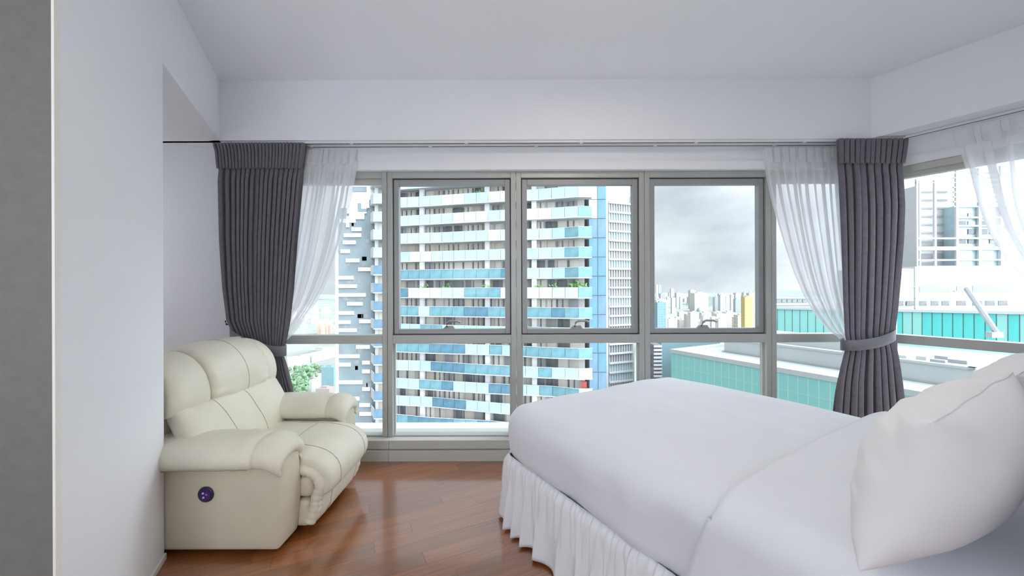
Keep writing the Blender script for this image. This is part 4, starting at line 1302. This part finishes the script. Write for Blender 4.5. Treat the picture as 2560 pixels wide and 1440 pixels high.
# ---------------------------------------------------------------- teal building farther right, and the white blocks above it
t2a = Vector((P2(1925, 122), 122)); t2b = Vector((P2(2640, 92), 92))
e2 = t2b - t2a; L2 = e2.length; e2.normalize(); n2 = Vector((e2.y, -e2.x)); rz2 = math.atan2(e2.y, e2.x)
teal2 = thing('teal_glass_block', 'long bright teal glass block seen above the window transom, right', 'building', (t2a.x, t2a.y, GZ))
def Q2(u, o): return t2a + e2 * u + n2 * o
plocal(MB().prism([Q2(0, -0.2), Q2(L2, -0.2), Q2(L2, -12), Q2(0, -12)], GZ, -5.5), teal2).build('body', 'teal_line', teal2)
n_ = 30
for i in range(n_):
    c = Q2((i + 0.5) * L2 / n_, 0.0)
    ub('glass_panel', rnd.choice(['teal_bright', 'teal_bright', 'teal_glass']) if i > 8 else 'teal_glass', teal2, (c.x, c.y, -9.9), (L2 / n_ - 0.22, 0.14, 8.4), rz2)
c = Q2(L2 / 2, 0.1)
ub('parapet', 'roof_light', teal2, (c.x, c.y, -5.3), (L2, 0.8, 0.7), rz2)
# rooftop plant on the left part of it
rp = thing('rooftop_plant_room', 'grey louvred plant room on the roof beyond the right sheer curtain', 'building', (P2(1975, 135), 135, GZ))
plocal(MB().box(P2(1938, 135), P2(2060, 135), 135, 142, GZ, Z2(745, 135)), rp).build('body', 'concrete_pale', rp)
ub('louvre_band', 'concrete_grey', rp, (P2(1985, 135), 136, Z2(738, 135)), (P2(2060, 135) - P2(1925, 135), 3.0, 2.2))
ub('floor_band', 'concrete_white', rp, (P2(1985, 135), 134.8, Z2(748, 135)), (P2(2060, 135) - P2(1925, 135), 0.6, 0.55))
ub('floor_band', 'concrete_white', rp, (P2(1985, 135), 134.8, Z2(764, 135)), (P2(2060, 135) - P2(1925, 135), 0.6, 0.6))
for i in range(6):
    ub('window', 'win_grey', rp, (P2(1946 + i * 13, 135), 134.9, Z2(756, 135)), (1.5, 0.3, 1.1))

wb = thing('white_podium_block', 'white block with a row of small square windows behind the teal block', 'building', (P2(2400, 128), 134, GZ))
YWB = 128.0
plocal(MB().box(P2(2288, YWB), P2(2548, YWB), YWB, YWB + 14, GZ, Z2(671, YWB)), wb).build('body', 'concrete_white', wb)
plocal(MB().box(P2(2180, YWB), P2(2288, YWB), YWB + 0.3, YWB + 14, GZ, Z2(676, YWB)), wb).build('lower_wing', 'concrete_white', wb)
def facade_rect(parent, name, m, x0, x1, y0, y1, Y, proud=0.1):
    a = W3(x0, y0, Y); b = W3(x1, y1, Y)
    return ub(name, m, parent, ((a.x + b.x) / 2, Y, (a.z + b.z) / 2), (b.x - a.x, 2 * proud, a.z - b.z))
for (x0, x1, y0, y1) in ((2298, 2374, 721, 735), (2391, 2424, 720, 735), (2431, 2521, 719, 735)):
    facade_rect(wb, 'window', 'win_grey', x0, x1, y0, y1, YWB)
for x0 in (2240, 2266, 2298, 2327, 2354, 2391, 2431, 2463, 2495):
    facade_rect(wb, 'window', 'win_dark', x0, x0 + (18 if x0 < 2390 else 23), 757, 769, YWB)
for (x0, x1, y) in ((2180, 2288, 721), (2288, 2548, 750), (2288, 2548, 776)):
    facade_rect(wb, 'string_course', 'concrete_pale', x0, x1, y - 1, y + 1, YWB, 0.15)
plocal(MB().box(P2(2530, 133), P2(2640, 133), 133, 146, GZ, Z2(690, 133)), wb).build('side_wing', 'concrete_white', wb)

wtw = thing('white_lattice_tower', 'white tower wrapped in an open lattice frame, seen past the right sheer', 'building', (P2(2390, 160), 165, GZ))
YT = 160.0
plocal(MB().box(P2(2296, YT), P2(2400, YT), YT + 1, YT + 14, GZ, Z2(468, YT)), wtw).build('body', 'concrete_white', wtw)
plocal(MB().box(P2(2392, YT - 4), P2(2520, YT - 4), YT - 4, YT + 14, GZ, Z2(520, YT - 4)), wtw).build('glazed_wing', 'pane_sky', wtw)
for j in range(9):
    y = 462 + j * 20.5
    for (x0, x1) in ((2301, 2331), (2341, 2368)):
        if j > 0: facade_rect(wtw, 'louvre', 'concrete_grey', x0, x1, y, y + 4, YT + 0.9, 0.3)
for (x0, x1, y0, y1, mm) in ((2301, 2332, 606, 622, 'win_grey'), (2341, 2385, 604, 622, 'win_grey'), (2303, 2332, 639, 652, 'win_grey'), (2342, 2357, 638, 650, 'concrete_grey'),
                             (2302, 2340, 660, 669, 'concrete_grey'), (2366, 2384, 575, 590, 'win_dark')):
    facade_rect(wtw, 'window', mm, x0, x1, y0, y1, YT + 0.9, 0.2)
for j, y in enumerate((538, 558, 578, 601)):
    for (x0, x1) in ((2396, 2414), (2420, 2438), (2452, 2468), (2474, 2492)):
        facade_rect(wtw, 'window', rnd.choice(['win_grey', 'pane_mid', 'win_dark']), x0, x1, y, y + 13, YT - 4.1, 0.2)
for (x0, x1, y, t, Y) in ((2290, 2520, 626, 9, YT - 4.6), (2290, 2520, 655, 4, YT - 4.6), (2290, 2520, 601, 4, YT - 4.6), (2392, 2520, 570, 4, YT - 4.6), (2392, 2520, 549, 4, YT - 4.6), (2290, 2520, 671, 3, YT - 4.6)):
    facade_rect(wtw, 'floor_band', 'concrete_white', x0, x1, y - t / 2, y + t / 2, Y, 0.6)
for (x, w_, y0) in ((2290, 4, 452), (2297, 4, 455), (2335, 5, 455), (2389, 6, 430), (2445, 7, 425), (2500, 6, 420)):
    facade_rect(wtw, 'post', 'concrete_white', x, x + w_, y0, 672, YT - 4.8, 0.35)
for j in range(8):
    y = 452 + j * 12
    facade_rect(wtw, 'lattice_rail', 'concrete_pale', 2290 if j in (0, 2) else 2384, 2520, y - 16, y - 13, YT - 4.8, 0.25)

# lattice crane jib / davit leaning in front of the teal block
cr = thing('roof_crane_arm', 'slanting pale crane arm standing on the roof in front of the teal block', 'crane', tuple(W3(2497, 846, 84)))
a = W3(2497, 846, 84) - cr.location; b = W3(2414, 722, 86) - cr.location
MB().tube([a, a.lerp(b, 0.5), b], 0.55, 8).build('arm', 'crane_white', cr)
MB().tube([b, b + Vector((-1.6, 0, -1.2)), b + Vector((-2.6, 0, -1.0))], 0.18, 6).build('arm_tip', 'crane_white', cr)
ub('base', 'crane_white', cr, tuple(W3(2486, 842, 84)), (2.6, 1.2, 1.2))

# ---------------------------------------------------------------- distant city
OCC = []
COLN = {'city_grey': 'grey', 'city_rows_grey': 'grey window-striped', 'city_white': 'white', 'city_rows_white': 'white window-striped', 'city_rows_cream': 'cream banded', 'city_pink': 'pinkish'}
def where_city(px):
    for lim, t in ((1637, 'left of the twin towers'), (1660, 'below the twin towers'), (1690, 'just right of the twin towers'), (1722, 'left of the hill-top block'), (1768, 'below the hill-top block'),
                   (1800, 'just right of the hill-top block'), (1838, 'midway to the yellow tower'), (1860, 'beside the yellow tower')):
        if px < lim: return t
    return 'behind the yellow tower'
def where_port(px):
    return 'by the left drape' if px < 760 else ('in the middle of the port' if px < 800 else 'beside the slate wing')
def sizew(w, a, b): return 'slim' if w < a else ('wide' if w > b else 'mid-sized')
def free(x, y, r):
    if any(math.hypot(x - a, y - b) < r + c for (a, b, c) in OCC): return False
    OCC.append((x, y, r)); return True
def city_block(px, w, ytop, Y, m, name, label, cat='building', group=None, ybase=None, depth=None):
    """box building standing on the city ground, its top at image row ytop for distance Y"""
    zt = Z2(ytop, Y); W_ = w / F * Y; D_ = depth or W_ * 0.8
    me = MB().box(-W_ / 2, W_ / 2, -D_ / 2, D_ / 2, 0, zt - GZ)
    me.box(-W_ * 0.2, W_ * 0.2, -D_ * 0.2, D_ * 0.2, zt - GZ, zt - GZ + min(4, W_ * 0.12))
    o = me.build(name, m, None, loc=(P2(px, Y), Y, GZ))
    tag(o, label, cat, group); return o
city_block(1651, 22, 758, 640, 'city_rows_blue', 'blue_office', 'slim blue glass office block left in the city view')
blu = city_block(1651, 27, 752, 660, 'city_white', 'white_roof_block', 'white topped slab just behind the slim blue office block')
city_block(1867, 20, 745, 560, 'city_rows_yellow', 'yellow_tower', 'golden yellow tower at the right end of the city view')
city_block(1876, 14, 735, 700, 'city_grey', 'grey_lift_tower', 'grey lift shaft block behind the yellow tower')
city_block(1850, 22, 790, 600, 'city_rows_cream', 'cream_annex', 'cream annex with horizontal bands left of the yellow tower')
city_block(1642, 6, 714, 2400, 'city_grey', 'twin_tower', 'tall slim grey tower on the skyline, left of its twin')
city_block(1649, 6, 714, 2420, 'city_rows_grey', 'twin_tower', 'tall slim grey tower on the skyline, right of its twin')
city_block(1680, 8, 724, 3000, 'city_grey', 'skyline_tower', 'lone faint tower on the skyline right of the twin towers')
city_block(1730, 14, 728, 1900, 'city_grey', 'grey_slab', 'grey slab rising behind the long white hill-top block')
city_block(1747, 34, 735, 1700, 'city_white', 'white_hill_block', 'long white block on the hill in the distance')
OCC += [(P2(1780, 2300), 2300, 185), (P2(1744, 1250), 1250, 30), (P2(1747, 1700), 1700, 45), (P2(1730, 1900), 1900, 25), (P2(1642, 2400), 2400, 20), (P2(1680, 3000), 3000, 25)]
for i in range(64):
    px = 1618 + (i * 37 % 290) + rnd.uniform(-4, 4)
    Y = rnd.uniform(1500, 3200)
    top = rnd.uniform(733, 752)
    if 1700 < px < 1790 and top < 741: top = 745
    wd = rnd.uniform(5, 14)
    if not free(P2(px, Y), Y, wd / F * Y * 0.68): continue
    city_block(px, wd, top, Y, (mm := rnd.choice(['city_grey', 'city_rows_grey', 'city_white', 'city_grey'])), 'distant_block', '%s %s far skyline block %s' % (sizew(wd, 7.5, 11), COLN[mm], where_city(px)), group='far skyline blocks')
for i in range(60):
    px = 1622 + (i * 53 % 270) + rnd.uniform(-5, 5)
    Y = rnd.uniform(720, 1150)
    top = rnd.uniform(781, 806) if px < 1835 else rnd.uniform(792, 806)
    if 1640 < px < 1668: continue
    wd = rnd.uniform(10, 26)
    if not free(P2(px, Y), Y, wd / F * Y * 0.68): continue
    city_block(px, wd, top, Y, (mm := rnd.choice(['city_rows_white', 'city_white', 'city_rows_cream', 'city_white'])), 'low_block', '%s %s low-rise block in the city, %s' % (sizew(wd, 14, 20), COLN[mm], where_city(px)), group='low-rise blocks in the city')
# wooded hills
def hill(px, w, ytop, Y, name, label, seed):
    mb = MB(); W_ = w / F * Y; H_ = Z2(ytop, Y) - GZ; n = 28
    c = W3(px, 721, Y)
    for i in range(n + 1):
        for j in range(n + 1):
            x = (i / n * 2 - 1); y = (j / n * 2 - 1); r = math.sqrt(x * x + y * y)
            h = H_ * max(0, math.cos(min(1, r) * math.pi / 2)) * (0.85 + 0.3 * nz(x * 3 + seed, y * 3, seed))
            mb.v.append((x * W_ / 2, y * W_ / 2, h))
    for i in range(n):
        for j in range(n):
            a = i * (n + 1) + j
            mb.f.append((a, a + n + 1, a + n + 2, a + 1))
    o = mb.build(name, 'hill_green', None, True, (c.x, c.y, GZ)); tag(o, label, 'hill'); return o
hill(1780, 130, 738, 2300, 'wooded_hill', 'low wooded hill below the long white block in the city view', 3.0)
hill(1744, 46, 772, 1250, 'wooded_knoll', 'small dark wooded knoll among the white low-rise blocks', 6.0)
hill(825, 110, 749, 3600, 'island_hill', 'hazy round hill on the horizon left, past the slate wing', 9.0)

# left: port, roads, trees
for i in range(26):
    px = 726 + (i * 29 % 115) + rnd.uniform(-3, 3)
    Y = rnd.uniform(900, 1900)
    wd = rnd.uniform(6, 20)
    if not free(P2(px, Y), Y, wd / F * Y * 0.68): continue
    city_block(px, wd, 721 + (CAMZ - GZ - rnd.uniform(8, 26)) * F / Y, Y, (mm := rnd.choice(['city_white', 'city_grey', 'city_pink', 'city_white'])), 'port_shed', '%s %s low port building %s' % (sizew(wd, 10, 15), COLN[mm], where_port(px)), group='port buildings')
for i in range(6):
    px = 798 + (i * 17 % 42)
    Y = rnd.uniform(850, 1000)
    wd = rnd.uniform(6, 9)
    if not free(P2(px, Y), Y, wd / F * Y * 0.68): continue
    city_block(px, wd, rnd.uniform(800, 815), Y, 'city_pink', 'pink_flat_block', '%s pinkish block of flats %s' % (sizew(wd, 7, 8), 'hard by the slate wing' if px > 826 else ('left of the pinkish cluster' if px < 808 else 'amid the pinkish cluster')), group='pinkish flats')
def strip(name, label, pts, wdt, cat='road', m='road_grey', z=0.15):
    mb = MB()
    g = [at_z(x, y, GZ) for (x, y) in pts]
    for a, b in zip(g, g[1:]): mb.seg(a, b, wdt, GZ + 0.05, GZ + z)
    c = g[0]
    mb.v = [(x - c.x, y - c.y, zz - GZ) for (x, y, zz) in mb.v]
    o = mb.build(name, m, None, loc=(c.x, c.y, GZ)); tag(o, label, cat); return o
strip('elevated_road', 'pale elevated road crossing the view below the left window', [(690, 918), (760, 905), (842, 886)], 26, 'road', 'road_grey', 9)
strip('access_road', 'pale street between trees below the left window', [(789, 985), (790, 950), (791, 934)], 9)
OCC += [(*at_z(795, 985, GZ), 9), (*at_z(797, 967, GZ), 9), (*at_z(799, 950, GZ), 9), (*at_z(802, 937, GZ), 9), (P2(824, 400), 400, 10), (P2(812, 360), 360, 10)]
city_block(824, 30, 915, 400, 'block_blue', 'slate_low_block', 'slate blue block of flats among trees at lower left')
city_block(812, 34, 968, 360, 'city_roof', 'red_roof_block', 'low red roofed building at lower left below the slate block')
city_block(800, 40, 872, 640, 'concrete_grey', 'grey_warehouse', 'grey warehouse roof beyond the elevated road')
def tree(px, py, s, seed, label):
    g = at_z(px, py, GZ); rr = random.Random(seed)
    t = thing('tree', label, 'tree', (g.x, g.y, GZ), 'trees below the left window')
    mb = MB()
    for q in range(9):
        c = Vector((rr.gauss(0, 0.45), rr.gauss(0, 0.45), 0.9 + rr.gauss(0, 0.25))) * s; r = s * rr.uniform(0.35, 0.6); n = 6
        o0 = len(mb.v)
        for i in range(5):
            th = math.pi * (i + 0.5) / 5
            for k in range(n):
                ph = 2 * math.pi * k / n
                j = 1 + 0.25 * rr.uniform(-1, 1)
                mb.v.append((c.x + r * j * math.sin(th) * math.cos(ph), c.y + r * j * math.sin(th) * math.sin(ph), c.z + r * j * math.cos(th)))
        for i in range(4):
            for k in range(n):
                mb.f.append((o0 + i * n + k, o0 + i * n + (k + 1) % n, o0 + (i + 1) * n + (k + 1) % n, o0 + (i + 1) * n + k))
    mb.build('crown', 'tree_green', t)
    MB().tube([(0, 0, 0), (0, 0, s * 0.7)], s * 0.06, 6).build('trunk', 'city_roof', t)
for i in range(110):
    px = 722 + (i * 23 % 84) + rnd.uniform(-4, 4)
    py = rnd.uniform(925, 1010); sz = rnd.uniform(4.0, 7.4); g = at_z(px, py, GZ)
    if not free(g.x, g.y, sz * 1.15): continue
    tree(px, py, sz, 100 + i, '%s green tree %s in the grove below the left window' % ('small' if sz < 5.6 else ('large' if sz > 6.9 else 'mid-sized'), 'near the drape' if px < 750 else ('in the middle' if px < 778 else 'by the street')))
